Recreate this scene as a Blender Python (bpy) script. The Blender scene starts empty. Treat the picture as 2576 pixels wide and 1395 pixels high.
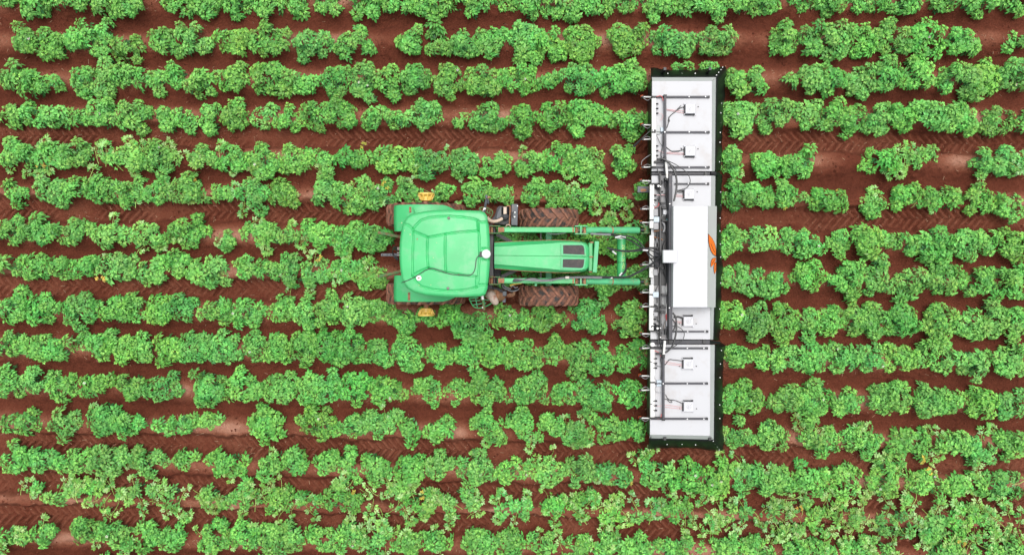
import bpy, math, random
import numpy as np
from mathutils import Vector, Matrix, noise as mnoise

random.seed(7)
RNG = np.random.default_rng(7)
SC = bpy.context.scene
COL = SC.collection
R = math.radians

# ------------------------------------------------------------------ camera, sky, sun, exposure
CAM_H = 18.0            # drone height above the furrows, metres
PX = 105.0              # photo pixels (2575 px wide overview) per metre on the ground
cam_d = bpy.data.cameras.new('camera')
cam_d.sensor_fit = 'HORIZONTAL'; cam_d.sensor_width = 36.0
cam_d.lens = 36.0 * CAM_H / (2575.0 / PX)
cam_d.clip_start = 0.1; cam_d.clip_end = 3000.0
cam = bpy.data.objects.new('camera', cam_d); COL.objects.link(cam)
cam.location = (0, 0, CAM_H); cam.rotation_euler = (0, 0, 0)
SC.camera = cam

SUN_EL, SUN_AZ = 78.0, 20.0     # elevation, azimuth measured from +Y towards +X
world = bpy.data.worlds.new('World'); SC.world = world; world.use_nodes = True
wn = world.node_tree.nodes; wl = world.node_tree.links
bg = wn['Background']; bg.inputs['Strength'].default_value = 0.135
sky = wn.new('ShaderNodeTexSky'); sky.sky_type = 'NISHITA'; sky.sun_disc = False
sky.sun_elevation = R(SUN_EL); sky.sun_rotation = R(SUN_AZ)
sky.air_density = 1.0; sky.dust_density = 4.0; sky.ozone_density = 1.0
hsv = wn.new('ShaderNodeHueSaturation'); hsv.inputs['Saturation'].default_value = 0.22   # cloud cover whitens the sky
wl.new(sky.outputs['Color'], hsv.inputs['Color']); wl.new(hsv.outputs['Color'], bg.inputs['Color'])
sun_d = bpy.data.lights.new('sun', 'SUN'); sun_d.energy = 1.25; sun_d.angle = R(42); sun_d.color = (1.0, 0.97, 0.92)
sun = bpy.data.objects.new('sun', sun_d); COL.objects.link(sun)
sdir = Vector((math.sin(R(SUN_AZ)) * math.cos(R(SUN_EL)), math.cos(R(SUN_AZ)) * math.cos(R(SUN_EL)), math.sin(R(SUN_EL))))
sun.rotation_euler = sdir.to_track_quat('Z', 'Y').to_euler(); sun.location = sdir * 60
SC.view_settings.view_transform = 'Standard'; SC.view_settings.look = 'None'
SC.view_settings.gamma = 1.0; SC.view_settings.exposure = 0.45
SC.view_settings.use_curve_mapping = False

# ------------------------------------------------------------------ measuring helpers
def P(x, y, z=0.0):
    """a point of the photograph (overview pixels) carried down to height z: its place in the field in metres"""
    s = PX * CAM_H / (CAM_H - z)
    return Vector(((x - 1287.5) / s, (697.5 - y) / s, z))
def za(x, y, z): return P(949.3 + .2437 * x, 467.5 + .2437 * y, z)     # cab close-up
def zb(x, y, z): return P(1204.3 + .2437 * x, 467.5 + .2437 * y, z)    # hood close-up
def zc(x, y, z): return P(1473.5 + .2438 * x, 467.5 + .2438 * y, z)    # loader end close-up
def zd(x, y, z): return P(1586.8 + .2133 * x, 155.8 + .2133 * y, z)    # upper wing
def ze(x, y, z): return P(1586.8 + .1727 * x, 425.0 + .1727 * y, z)    # centre, upper half
def zf(x, y, z): return P(1586.8 + .1727 * x, 651.7 + .1727 * y, z)    # centre, lower half
def zg(x, y, z): return P(1586.8 + .2133 * x, 850.0 + .2133 * y, z)    # lower wing
def zh(x, y, z): return P(1586.8 + .0914 * x, 552.6 + .0914 * y, z)    # hitch, upper
def zi(x, y, z): return P(1586.8 + .0914 * x, 665.9 + .0914 * y, z)    # hitch, lower
def zj(x, y, z): return P(1218.5 + .0711 * x, 680.1 + .0711 * y, z)    # exhaust
def zk(x, y, z): return P(1204.3 + .0711 * x, 481.7 + .0711 * y, z)    # air cleaner

# ------------------------------------------------------------------ materials
def mat(name, color, rough=0.5, metal=0.0, spec=0.5, var=0.0, var_scale=6.0, dirt=None, dirt_amt=0.0, dirt_scale=3.0,
        bump=0.0, bump_scale=40.0, coat=0.0, emit=None):
    m = bpy.data.materials.new(name); m.use_nodes = True
    n = m.node_tree.nodes; l = m.node_tree.links
    b = n['Principled BSDF']
    b.inputs['Roughness'].default_value = rough; b.inputs['Metallic'].default_value = metal
    b.inputs['Specular IOR Level'].default_value = spec
    b.inputs['Coat Weight'].default_value = coat
    c = tuple(color) + (1.0,)
    b.inputs['Base Color'].default_value = c
    tc = n.new('ShaderNodeTexCoord')
    geo = n.new('ShaderNodeNewGeometry')
    out = None
    if var > 0:
        t = n.new('ShaderNodeTexNoise'); t.inputs['Scale'].default_value = var_scale; t.inputs['Detail'].default_value = 6
        l.new(geo.outputs['Position'], t.inputs['Vector'])
        mr = n.new('ShaderNodeMapRange'); mr.inputs['From Min'].default_value = 0.3; mr.inputs['From Max'].default_value = 0.7
        mr.inputs['To Min'].default_value = 1 - var; mr.inputs['To Max'].default_value = 1 + var
        l.new(t.outputs['Fac'], mr.inputs['Value'])
        mx = n.new('ShaderNodeMix'); mx.data_type = 'RGBA'; mx.blend_type = 'MULTIPLY'; mx.inputs['Factor'].default_value = 1
        mx.inputs['A'].default_value = c; l.new(mr.outputs['Result'], mx.inputs['B'])
        out = mx.outputs['Result']
    if dirt is not None:
        t = n.new('ShaderNodeTexNoise'); t.inputs['Scale'].default_value = dirt_scale; t.inputs['Detail'].default_value = 8
        t.inputs['Roughness'].default_value = 0.65
        l.new(geo.outputs['Position'], t.inputs['Vector'])
        mr = n.new('ShaderNodeMapRange'); mr.inputs['From Min'].default_value = 0.62 - 0.35 * dirt_amt
        mr.inputs['From Max'].default_value = 0.78 - 0.3 * dirt_amt
        l.new(t.outputs['Fac'], mr.inputs['Value'])
        mx = n.new('ShaderNodeMix'); mx.data_type = 'RGBA'
        if out: l.new(out, mx.inputs['A'])
        else: mx.inputs['A'].default_value = c
        mx.inputs['B'].default_value = tuple(dirt) + (1,)
        l.new(mr.outputs['Result'], mx.inputs['Factor']); out = mx.outputs['Result']
    if out: l.new(out, b.inputs['Base Color'])
    if bump > 0:
        t = n.new('ShaderNodeTexNoise'); t.inputs['Scale'].default_value = bump_scale; t.inputs['Detail'].default_value = 5
        l.new(geo.outputs['Position'], t.inputs['Vector'])
        bp = n.new('ShaderNodeBump'); bp.inputs['Strength'].default_value = bump; bp.inputs['Distance'].default_value = 0.01
        l.new(t.outputs['Fac'], bp.inputs['Height']); l.new(bp.outputs['Normal'], b.inputs['Normal'])
    return m

M = {}
M['roof'] = mat('faded_green_paint', (0.058, 0.49, 0.165), 0.40, var=0.09, var_scale=1.6, dirt=(0.13, 0.48, 0.21), dirt_amt=0.34, dirt_scale=3.0, bump=0.05, bump_scale=60)
M['green'] = mat('green_paint', (0.055, 0.40, 0.13), 0.38, var=0.08, var_scale=4.0, dirt=(0.26, 0.17, 0.09), dirt_amt=0.10, dirt_scale=14)
M['green_pale'] = mat('chalky_green_paint', (0.095, 0.47, 0.21), 0.5, var=0.08, var_scale=4.0, dirt=(0.30, 0.22, 0.12), dirt_amt=0.16, dirt_scale=9)
M['green_worn'] = mat('muddy_green_paint', (0.07, 0.22, 0.07), 0.6, var=0.2, dirt=(0.20, 0.10, 0.045), dirt_amt=0.55, dirt_scale=12)
M['rust'] = mat('rusty_steel', (0.32, 0.145, 0.075), 0.8, var=0.35, var_scale=16, dirt=(0.38, 0.24, 0.14), dirt_amt=0.4, dirt_scale=20)
M['yellow'] = mat('yellow_paint', (0.80, 0.55, 0.11), 0.45, var=0.12, dirt=(0.48, 0.25, 0.08), dirt_amt=0.18, dirt_scale=14)
M['black'] = mat('black_plastic', (0.012, 0.012, 0.014), 0.45)
M['blackmetal'] = mat('black_painted_steel', (0.02, 0.02, 0.022), 0.4, var=0.2)
M['rubber_hose'] = mat('black_hose_rubber', (0.022, 0.022, 0.024), 0.38)
M['grey_hose'] = mat('grey_braided_hose', (0.22, 0.22, 0.23), 0.45)
M['frame'] = mat('graphite_powder_coat', (0.050, 0.050, 0.060), 0.5, var=0.08, dirt=(0.16, 0.13, 0.12), dirt_amt=0.1, dirt_scale=10)
M['greybox'] = mat('slate_grey_steel', (0.085, 0.095, 0.11), 0.5, var=0.1, dirt=(0.2, 0.14, 0.1), dirt_amt=0.12)
M['darkgrey'] = mat('dusty_dark_plastic', (0.045, 0.045, 0.05), 0.6, var=0.25, dirt=(0.16, 0.10, 0.075), dirt_amt=0.25, dirt_scale=6)
M['white'] = mat('white_coated_panel', (0.505, 0.51, 0.53), 0.45, var=0.012, var_scale=1.5, dirt=(0.46, 0.445, 0.445), dirt_amt=0.26, dirt_scale=2.2)
M['whitebox'] = mat('white_gloss_panel', (0.56, 0.565, 0.59), 0.35, var=0.01, var_scale=1.0)
M['offwhite'] = mat('pale_grey_panel', (0.43, 0.45, 0.445), 0.45, var=0.05, var_scale=2.5)
M['front'] = mat('off_white_panel', (0.50, 0.515, 0.51), 0.45, var=0.03, var_scale=2.5)
M['lightgrey'] = mat('light_grey_panel', (0.34, 0.34, 0.35), 0.5, var=0.1, var_scale=5, dirt=(0.3, 0.24, 0.21), dirt_amt=0.2, dirt_scale=5)
M['pvc'] = mat('white_pipe', (0.80, 0.79, 0.77), 0.35, dirt=(0.62, 0.56, 0.5), dirt_amt=0.12, dirt_scale=9)
M['bluegrey'] = mat('pale_blue_grey_box', (0.48, 0.56, 0.62), 0.4)
M['skirt'] = mat('black_rubber_sheet', (0.004, 0.006, 0.0055), 0.42, spec=0.35, var=0.15, var_scale=3, bump=0.12, bump_scale=14)
M['rivet'] = mat('zinc_rivet', (0.72, 0.72, 0.72), 0.35, metal=0.3)
M['orange'] = mat('orange_vinyl', (0.85, 0.19, 0.025), 0.45)
M['ink'] = mat('black_vinyl', (0.01, 0.008, 0.008), 0.5)
M['greyink'] = mat('grey_print', (0.38, 0.38, 0.40), 0.5)
M['tip'] = mat('orange_nozzle_tip', (0.75, 0.10, 0.02), 0.4)
M['redwire'] = mat('red_wire', (0.62, 0.10, 0.10), 0.4)
M['pinkwire'] = mat('pale_pink_tube', (0.72, 0.42, 0.42), 0.4)
M['teal'] = mat('teal_connector', (0.10, 0.42, 0.42), 0.4)
M['cream'] = mat('cream_pipe', (0.60, 0.46, 0.36), 0.5, var=0.1)
M['exhaust'] = mat('heat_stained_pipe', (0.50, 0.40, 0.33), 0.55, var=0.15, dirt=(0.24, 0.09, 0.05), dirt_amt=0.35, dirt_scale=9)
M['steel'] = mat('bare_steel', (0.26, 0.24, 0.22), 0.4, metal=0.5, dirt=(0.22, 0.12, 0.08), dirt_amt=0.3, dirt_scale=15)
M['letter'] = mat('faded_yellow_lettering', (0.62, 0.62, 0.22), 0.5, var=0.15, var_scale=30)
M['grille'] = mat('dusty_dark_mesh', (0.075, 0.062, 0.055), 0.6, var=0.25, var_scale=12)
M['receiver'] = mat('white_receiver_dome', (0.86, 0.86, 0.87), 0.3)
M['stain'] = mat('lichen_spot', (0.34, 0.52, 0.24), 0.7)
M['tyre'] = mat('muddy_tyre_rubber', (0.028, 0.026, 0.025), 0.75, var=0.3, var_scale=12, dirt=(0.20, 0.086, 0.054), dirt_amt=0.66, dirt_scale=7, bump=0.3, bump_scale=50)
M['lug'] = mat('mud_caked_tyre_lug', (0.255, 0.112, 0.070), 0.85, var=0.35, var_scale=15, dirt=(0.085, 0.06, 0.05), dirt_amt=0.25, dirt_scale=9, bump=0.3, bump_scale=60)
g = bpy.data.materials.new('tinted_cab_glass'); g.use_nodes = True
gb = g.node_tree.nodes['Principled BSDF']; gb.inputs['Base Color'].default_value = (0.05, 0.06, 0.06, 1); gb.inputs['Roughness'].default_value = 0.08
gb.inputs['Alpha'].default_value = 0.75
M['glass'] = g

def soil_material():
    m = bpy.data.materials.new('red_earth'); m.use_nodes = True
    n = m.node_tree.nodes; l = m.node_tree.links; b = n['Principled BSDF']
    b.inputs['Roughness'].default_value = 0.95; b.inputs['Specular IOR Level'].default_value = 0.15
    geo = n.new('ShaderNodeNewGeometry')
    at = n.new('ShaderNodeAttribute'); at.attribute_name = 'dry'
    def noise(scale, detail=8, rough=0.6):
        t = n.new('ShaderNodeTexNoise'); t.inputs['Scale'].default_value = scale; t.inputs['Detail'].default_value = detail
        t.inputs['Roughness'].default_value = rough; l.new(geo.outputs['Position'], t.inputs['Vector']); return t
    n1 = noise(0.8); n2 = noise(9.0); n3 = noise(45.0, 4, 0.7)
    ad = n.new('ShaderNodeMath'); ad.operation = 'MULTIPLY_ADD'; ad.inputs[1].default_value = 0.9; l.new(n1.outputs['Fac'], ad.inputs[0])
    l.new(at.outputs['Fac'], ad.inputs[2])
    ad2 = n.new('ShaderNodeMath'); ad2.operation = 'MULTIPLY_ADD'; ad2.inputs[1].default_value = 0.45; l.new(n2.outputs['Fac'], ad2.inputs[0]); l.new(ad.outputs[0], ad2.inputs[2])
    ad3 = n.new('ShaderNodeMath'); ad3.operation = 'MULTIPLY_ADD'; ad3.inputs[1].default_value = 0.75; l.new(n3.outputs['Fac'], ad3.inputs[0]); l.new(ad2.outputs[0], ad3.inputs[2])
    cr = n.new('ShaderNodeValToRGB'); e = cr.color_ramp.elements
    mr = n.new('ShaderNodeMapRange'); mr.inputs['From Min'].default_value = 0.58; mr.inputs['From Max'].default_value = 2.10
    l.new(ad3.outputs[0], mr.inputs['Value']); l.new(mr.outputs['Result'], cr.inputs['Fac'])
    e[0].position = 0.0; e[0].color = (0.074, 0.0190, 0.0102, 1)
    e[1].position = 1.0; e[1].color = (0.430, 0.220, 0.150, 1)
    x = e.new(0.36); x.color = (0.150, 0.0420, 0.0230, 1)
    x = e.new(0.68); x.color = (0.262, 0.098, 0.058, 1)
    l.new(cr.outputs['Color'], b.inputs['Base Color'])
    bp = n.new('ShaderNodeBump'); bp.inputs['Strength'].default_value = 1.0; bp.inputs['Distance'].default_value = 0.045
    hs = n.new('ShaderNodeMath'); hs.operation = 'MULTIPLY_ADD'; hs.inputs[1].default_value = 0.6
    l.new(n3.outputs['Fac'], hs.inputs[0]); l.new(n2.outputs['Fac'], hs.inputs[2])
    l.new(hs.outputs[0], bp.inputs['Height']); l.new(bp.outputs['Normal'], b.inputs['Normal'])
    return m
M['soil'] = soil_material()

def leaf_material(name, tint, bright=1.0):
    m = bpy.data.materials.new(name); m.use_nodes = True
    n = m.node_tree.nodes; l = m.node_tree.links; b = n['Principled BSDF']; o = n['Material Output']
    at = n.new('ShaderNodeAttribute'); at.attribute_name = 'leafcol'
    oi = n.new('ShaderNodeObjectInfo')
    h = n.new('ShaderNodeHueSaturation')
    mr = n.new('ShaderNodeMapRange'); mr.inputs['To Min'].default_value = 0.485; mr.inputs['To Max'].default_value = 0.51
    l.new(oi.outputs['Random'], mr.inputs['Value']); l.new(mr.outputs['Result'], h.inputs['Hue'])
    mv = n.new('ShaderNodeMapRange'); mv.inputs['To Min'].default_value = 0.86 * bright; mv.inputs['To Max'].default_value = 1.14 * bright
    ml = n.new('ShaderNodeMath'); ml.operation = 'MULTIPLY'; ml.inputs[1].default_value = 17.31
    fr = n.new('ShaderNodeMath'); fr.operation = 'FRACT'
    l.new(oi.outputs['Random'], ml.inputs[0]); l.new(ml.outputs[0], fr.inputs[0]); l.new(fr.outputs[0], mv.inputs['Value'])
    l.new(mv.outputs['Result'], h.inputs['Value'])
    mx = n.new('ShaderNodeMix'); mx.data_type = 'RGBA'; mx.blend_type = 'MULTIPLY'; mx.inputs['Factor'].default_value = 1
    mx.inputs['B'].default_value = tuple(tint) + (1,)
    l.new(oi.outputs['Color'], mx.inputs['B'])
    l.new(at.outputs['Color'], mx.inputs['A']); l.new(mx.outputs['Result'], h.inputs['Color'])
    l.new(h.outputs['Color'], b.inputs['Base Color'])
    b.inputs['Roughness'].default_value = 0.42; b.inputs['Specular IOR Level'].default_value = 0.38
    tr = n.new('ShaderNodeBsdfTranslucent'); l.new(h.outputs['Color'], tr.inputs['Color'])
    ms = n.new('ShaderNodeMixShader'); ms.inputs['Fac'].default_value = 0.07
    l.new(b.outputs[0], ms.inputs[1]); l.new(tr.outputs[0], ms.inputs[2]); l.new(ms.outputs[0], o.inputs['Surface'])
    return m
M['leaf'] = leaf_material('potato_leaf', (1, 1, 1))
M['limp_stem'] = mat('pale_green_stem', (0.30, 0.50, 0.10), 0.5, var=0.2)
M['stem'] = mat('green_stem', (0.13, 0.40, 0.08), 0.5, var=0.2)
M['petal'] = mat('white_petal', (0.82, 0.80, 0.78), 0.5)
M['pollen'] = mat('yellow_stamen', (0.70, 0.42, 0.04), 0.5)
M['straw'] = mat('dry_straw', (0.42, 0.27, 0.17), 0.8, var=0.3)
M['clod'] = mat('crumbled_red_earth', (0.150, 0.046, 0.027), 0.95, spec=0.1, var=0.4, var_scale=5)

# ------------------------------------------------------------------ mesh helpers
WORLD = {}      # world position of each parent
def add(name, vf, material, parent=None, label=None, category=None, group=None, kind=None, smooth=False, bevel=0.0, origin=None):
    V, F = vf
    V = np.asarray([tuple(v) for v in V], dtype=float)
    if origin is None: c = (V.min(0) + V.max(0)) / 2; c[2] = V[:, 2].min()
    else: c = np.asarray(origin, dtype=float)
    me = bpy.data.meshes.new(name)
    me.from_pydata((V - c).tolist(), [], [list(f) for f in F]); me.update()
    mats = material if isinstance(material, (list, tuple)) else [material]
    for m_ in mats: me.materials.append(M[m_] if isinstance(m_, str) else m_)
    if smooth:
        me.polygons.foreach_set('use_smooth', [True] * len(me.polygons))
        if smooth != 'all': me.set_sharp_from_angle(angle=R(40))
    o = bpy.data.objects.new(name, me); COL.objects.link(o)
    WORLD[o.name] = c
    if parent is not None:
        o.parent = parent; o.location = c - WORLD[parent.name]
    else: o.location = c
    tag(o, label, category, group, kind)
    if bevel > 0:
        b = o.modifiers.new('edge', 'BEVEL'); b.width = bevel; b.segments = 2; b.limit_method = 'ANGLE'
    return o
def tag(o, label=None, category=None, group=None, kind=None):
    if label: o['label'] = label
    if category: o['category'] = category
    if group: o['group'] = group
    if kind: o['kind'] = kind
def empty(name, loc, label=None, category=None, group=None):
    o = bpy.data.objects.new(name, None); COL.objects.link(o); o.location = loc; o.empty_display_size = 0.2
    WORLD[o.name] = np.asarray(loc, dtype=float); tag(o, label, category, group); return o
def copy_at(src, loc, parent, rot=None):
    c = src.copy(); COL.objects.link(c); c.parent = parent
    WORLD[c.name] = np.asarray(loc, dtype=float)
    c.location = np.asarray(loc, dtype=float) - (WORLD[parent.name] if parent else 0)
    if rot is not None: c.rotation_euler = rot
    return c
def join(*parts):
    V, F = [], []
    for v, f in parts:
        k = len(V); V += [tuple(p) for p in v]; F += [tuple(i + k for i in q) for q in f]
    return V, F
def box(x0, x1, y0, y1, z0, z1):
    if x0 > x1: x0, x1 = x1, x0
    if y0 > y1: y0, y1 = y1, y0
    V = [(x0, y0, z0), (x1, y0, z0), (x1, y1, z0), (x0, y1, z0), (x0, y0, z1), (x1, y0, z1), (x1, y1, z1), (x0, y1, z1)]
    return V, [(3, 2, 1, 0), (4, 5, 6, 7), (0, 1, 5, 4), (1, 2, 6, 5), (2, 3, 7, 6), (3, 0, 4, 7)]
def boxp(a, b, z0, z1): return box(a[0], b[0], a[1], b[1], z0, z1)     # two measured corners
def bar(p, q, w, h, up=(0, 0, 1)):
    p, q = Vector(p), Vector(q); d = (q - p).normalized(); u = Vector(up)
    if abs(d.dot(u)) > .98: u = Vector((1, 0, 0))
    s = d.cross(u).normalized(); t = s.cross(d).normalized(); V = []
    for c in (p, q):
        for a, b in ((-1, -1), (1, -1), (1, 1), (-1, 1)): V.append(c + s * (a * w / 2) + t * (b * h / 2))
    return V, [(3, 2, 1, 0), (4, 5, 6, 7), (0, 1, 5, 4), (1, 2, 6, 5), (2, 3, 7, 6), (3, 0, 4, 7)]
def prism(poly, z0, z1):
    """outline of (x, y) points between two heights"""
    n = len(poly)
    a = sum(poly[i][0] * poly[(i + 1) % n][1] - poly[(i + 1) % n][0] * poly[i][1] for i in range(n))
    if a < 0: poly = poly[::-1]
    V = [(p[0], p[1], z0) for p in poly] + [(p[0], p[1], z1) for p in poly]
    F = [tuple(range(n - 1, -1, -1)), tuple(range(n, 2 * n))] + [(i, (i + 1) % n, n + (i + 1) % n, n + i) for i in range(n)]
    return V, F
def slab(poly3, t):
    """thickened sheet: 3-D outline moved down along its normal by t"""
    pts = [Vector(p) for p in poly3]; n = len(pts)
    nn = Vector((0, 0, 0))
    for i in range(n): nn += pts[i].cross(pts[(i + 1) % n])
    nn.normalize()
    if nn.z < 0: pts = pts[::-1]; nn = -nn
    V = [p - nn * t for p in pts] + pts
    return V, [tuple(range(n - 1, -1, -1)), tuple(range(n, 2 * n))] + [(i, (i + 1) % n, n + (i + 1) % n, n + i) for i in range(n)]
def smooth_path(pts, per=6):
    pts = [Vector(p) for p in pts]
    if len(pts) < 3: return pts
    q = [pts[0] * 2 - pts[1]] + pts + [pts[-1] * 2 - pts[-2]]; out = []
    for i in range(1, len(q) - 2):
        a, b, c, d = q[i - 1], q[i], q[i + 1], q[i + 2]
        for k in range(per):
            t = k / per
            out.append(.5 * ((2 * b) + (c - a) * t + (2 * a - 5 * b + 4 * c - d) * t * t + (3 * b - a - 3 * c + d) * t ** 3))
    out.append(pts[-1]); return out
def tube(pts, r, n=8, smooth=True, per=6):
    path = smooth_path(pts, per) if smooth else [Vector(p) for p in pts]
    m = len(path); rr = r if isinstance(r, (list, tuple)) else None
    V, F = [], []; side = None
    for i, p in enumerate(path):
        d = (path[min(i + 1, m - 1)] - path[max(i - 1, 0)]).normalized()
        if side is None:
            side = d.cross(Vector((0, 0, 1)) if abs(d.z) < .9 else Vector((1, 0, 0))).normalized()
        side = (side - d * side.dot(d)).normalized(); up = d.cross(side)
        rad = r if rr is None else rr[0] + (rr[1] - rr[0]) * i / (m - 1)
        for k in range(n):
            a = 2 * math.pi * k / n; V.append(p + (side * math.cos(a) + up * math.sin(a)) * rad)
    for i in range(m - 1):
        for k in range(n): F.append((i * n + k, i * n + (k + 1) % n, (i + 1) * n + (k + 1) % n, (i + 1) * n + k))
    F.append(tuple(range(n - 1, -1, -1))); F.append(tuple(range((m - 1) * n, m * n)))
    return V, F
def lathe(profile, centre, axis='Z', n=24):
    """profile: (radius, along-axis) pairs"""
    c = Vector(centre); V, F = [], []; m = len(profile)
    for r, h in profile:
        for k in range(n):
            a = 2 * math.pi * k / n; x, y = r * math.cos(a), r * math.sin(a)
            V.append(c + (Vector((x, y, h)) if axis == 'Z' else Vector((x, h, y)) if axis == 'Y' else Vector((h, x, y))))
    for i in range(m - 1):
        for k in range(n):
            q = (i * n + k, i * n + (k + 1) % n, (i + 1) * n + (k + 1) % n, (i + 1) * n + k)
            F.append(q if axis != 'Y' else q[::-1])
    F.append(tuple(range(n - 1, -1, -1)) if axis != 'Y' else tuple(range(n)))
    t = tuple(range((m - 1) * n, m * n)); F.append(t if axis != 'Y' else t[::-1])
    return V, F
def cyl(p, q, r, n=12): return tube([p, q], r, n, smooth=False)

# ------------------------------------------------------------------ crop rows
# canopy centre of each row at the left and right edge of the photograph
ROWS = [(1, -6), (103, 92), (198, 192), (288, 295), (390, 405), (482, 508), (585, 612), (675, 708), (778, 812), (873, 912),
        (972, 1020), (1065, 1115), (1160, 1222), (1252, 1318), (1352, 1402)]
XL, XR = P(0, 0, .25).x, P(2575, 0, .25).x
row_w = [(P(0, a, .25).y, P(2575, b, .25).y) for a, b in ROWS]
dl = (row_w[0][0] - row_w[-1][0]) / 14; dr = (row_w[0][1] - row_w[-1][1]) / 14
def row_y(i, x):
    t = (x - XL) / (XR - XL)
    if i < 0: a, b = row_w[0][0] - i * dl, row_w[0][1] - i * dr
    elif i > 14: a, b = row_w[14][0] - (i - 14) * dl, row_w[14][1] - (i - 14) * dr
    else: a, b = row_w[i]
    return a + (b - a) * np.clip(t, -3, 4)
# wheel tracks: (photo y at left edge, at right edge, x range, half width in m)
TRACKS = [(343, 362, -2000, 4600, .25), (528, 549, -2000, 4600, .26), (717, 752, -2000, 1500, .26),
          (1109, 1160, -2000, 4600, .26), (1209, 1264, -2000, 4600, .24), (1293, 1348, -2000, 4600, .25)]

def vnoise(X, Y, scale, seed):
    """cheap value noise on arrays"""
    r = np.random.default_rng(seed); T = r.random((256, 256))
    x = X * scale + 1000.3; y = Y * scale + 1000.7
    xi = np.floor(x).astype(int); yi = np.floor(y).astype(int); fx = x - xi; fy = y - yi
    fx = fx * fx * (3 - 2 * fx); fy = fy * fy * (3 - 2 * fy)
    g_ = lambda a, b: T[a & 255, b & 255]
    return (g_(xi, yi) * (1 - fx) + g_(xi + 1, yi) * fx) * (1 - fy) + (g_(xi, yi + 1) * (1 - fx) + g_(xi + 1, yi + 1) * fx) * fy - .5

def ground_fields(X, Y):
    """height of the soil and how dry its crust is"""
    idx = np.arange(-40, 56)
    yl = np.array([row_y(i, XL) for i in idx]); yr = np.array([row_y(i, XR) for i in idx])
    t = (X - XL) / (XR - XL)
    # fractional row number by bracketing
    f = np.full(X.shape, -40.0)
    for k in range(len(idx) - 1):
        a = yl[k] + (yr[k] - yl[k]) * np.clip(t, -3, 4); b = yl[k + 1] + (yr[k + 1] - yl[k + 1]) * np.clip(t, -3, 4)
        m_ = (Y <= a) & (Y > b)
        f[m_] = idx[k] + ((a - Y) / (a - b))[m_]
    far = np.clip((np.hypot(X, Y) - 40) / 20, 0, 1)
    ridge = .5 + .5 * np.cos(2 * np.pi * f)
    ridge = ridge ** 0.85
    z = .19 * ridge * (1 - far)
    bumps = .055 * vnoise(X, Y, 1.7, 1) + .035 * vnoise(X, Y, 5.0, 2) + .034 * vnoise(X, Y, 13.0, 3) + .030 * vnoise(X, Y, 27.0, 4)
    z = z + bumps
    dry = .92 * ridge ** 1.8 * np.clip(.72 + 1.3 * vnoise(X, Y, .8, 51) + .5 * vnoise(X, Y, 2.6, 52), .15, 1.2) - .12 + .25 * vnoise(X, Y, .35, 9)
    for (ya, yb, xa, xb, hw) in TRACKS:
        a = P(0, ya, 0).y; b = P(2575, yb, 0).y
        yc = a + (b - a) * (X - P(0, 0, 0).x) / (P(2575, 0, 0).x - P(0, 0, 0).x)
        yc = yc + .05 * vnoise(X, X * 0, .25, 20 + int(ya) % 50)
        d = Y - yc
        hn = hw + .16 * vnoise(X, Y, 2.2, 61) + .08 * vnoise(X, Y, 7.0, 62)
        inside = np.clip((hn + .05 - np.abs(d)) / .11, 0, 1) * (X > P(xa, 0, 0).x) * (X < P(xb, 0, 0).x)
        wob = .05 * vnoise(X, Y, 1.5, 31)
        half = np.where(d > 0, 0.0, .5)
        ph = (X + wob + np.abs(d) * .85 + .05 * vnoise(X, Y, .6, 33)) / .185 + half
        s = np.sin(2 * np.pi * ph)
        lug = np.clip(s * 1.6 + .15, -1, 1) * np.clip((hn - np.abs(d)) / .06, 0, 1)
        lug *= np.clip(.95 + 3.0 * vnoise(X, Y, .9, 37) + 1.2 * vnoise(X, Y, 3.3, 38), .05, 1.35)
        rough_ = .036 * vnoise(X, Y, 14.0, 40) + .026 * vnoise(X, Y, 30., 41)
        zt = -.035 + .034 * lug + rough_
        edge = .030 * np.clip(.6 + 1.6 * vnoise(X, Y, 4.0, 63), 0, 1.4) * np.exp(-((np.abs(d) - hn - .05) / .05) ** 2) * (X > P(xa, 0, 0).x) * (X < P(xb, 0, 0).x)
        z = z * (1 - inside) + zt * inside + edge
        dry = dry * (1 - inside) + inside * (.16 + .16 * np.clip(lug, 0, 1))
    return z, dry

def build_ground():
    def axis(lim, step, far):
        a = np.arange(-lim, lim + step / 2, step); out = []; s = step; x = lim
        while x < far: s *= 1.35; x += s; out.append(x)
        o = np.array(out); return np.concatenate([-o[::-1], a, o])
    xs = axis(13.4, .0265, 900.0); ys = axis(7.6, .0235, 900.0)
    X, Y = np.meshgrid(xs, ys, indexing='xy')
    Z, D = ground_fields(X, Y)
    nx, ny = len(xs), len(ys)
    V = np.stack([X.ravel(), Y.ravel(), Z.ravel()], 1)
    i = np.arange(nx * ny).reshape(ny, nx)
    Q = np.stack([i[:-1, :-1].ravel(), i[:-1, 1:].ravel(), i[1:, 1:].ravel(), i[1:, :-1].ravel()], 1)
    me = bpy.data.meshes.new('ground')
    me.vertices.add(len(V)); me.vertices.foreach_set('co', V.ravel())
    me.loops.add(Q.size); me.loops.foreach_set('vertex_index', Q.ravel().astype(np.int32))
    me.polygons.add(len(Q)); me.polygons.foreach_set('loop_start', (np.arange(len(Q)) * 4).astype(np.int32))
    me.polygons.foreach_set('use_smooth', np.ones(len(Q), dtype=bool))
    me.update(calc_edges=True)
    a = me.attributes.new('dry', 'FLOAT', 'POINT'); a.data.foreach_set('value', D.ravel().astype(np.float32))
    me.materials.append(M['soil'])
    o = bpy.data.objects.new('ground', me); COL.objects.link(o)
    tag(o, 'red earth field with ridges, furrows and chevron tyre tracks', 'ground', kind='structure')
    return o
build_ground()
def ground_z(x, y):
    z, _ = ground_fields(np.array([[x]]), np.array([[y]])); return float(z[0, 0])

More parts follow.
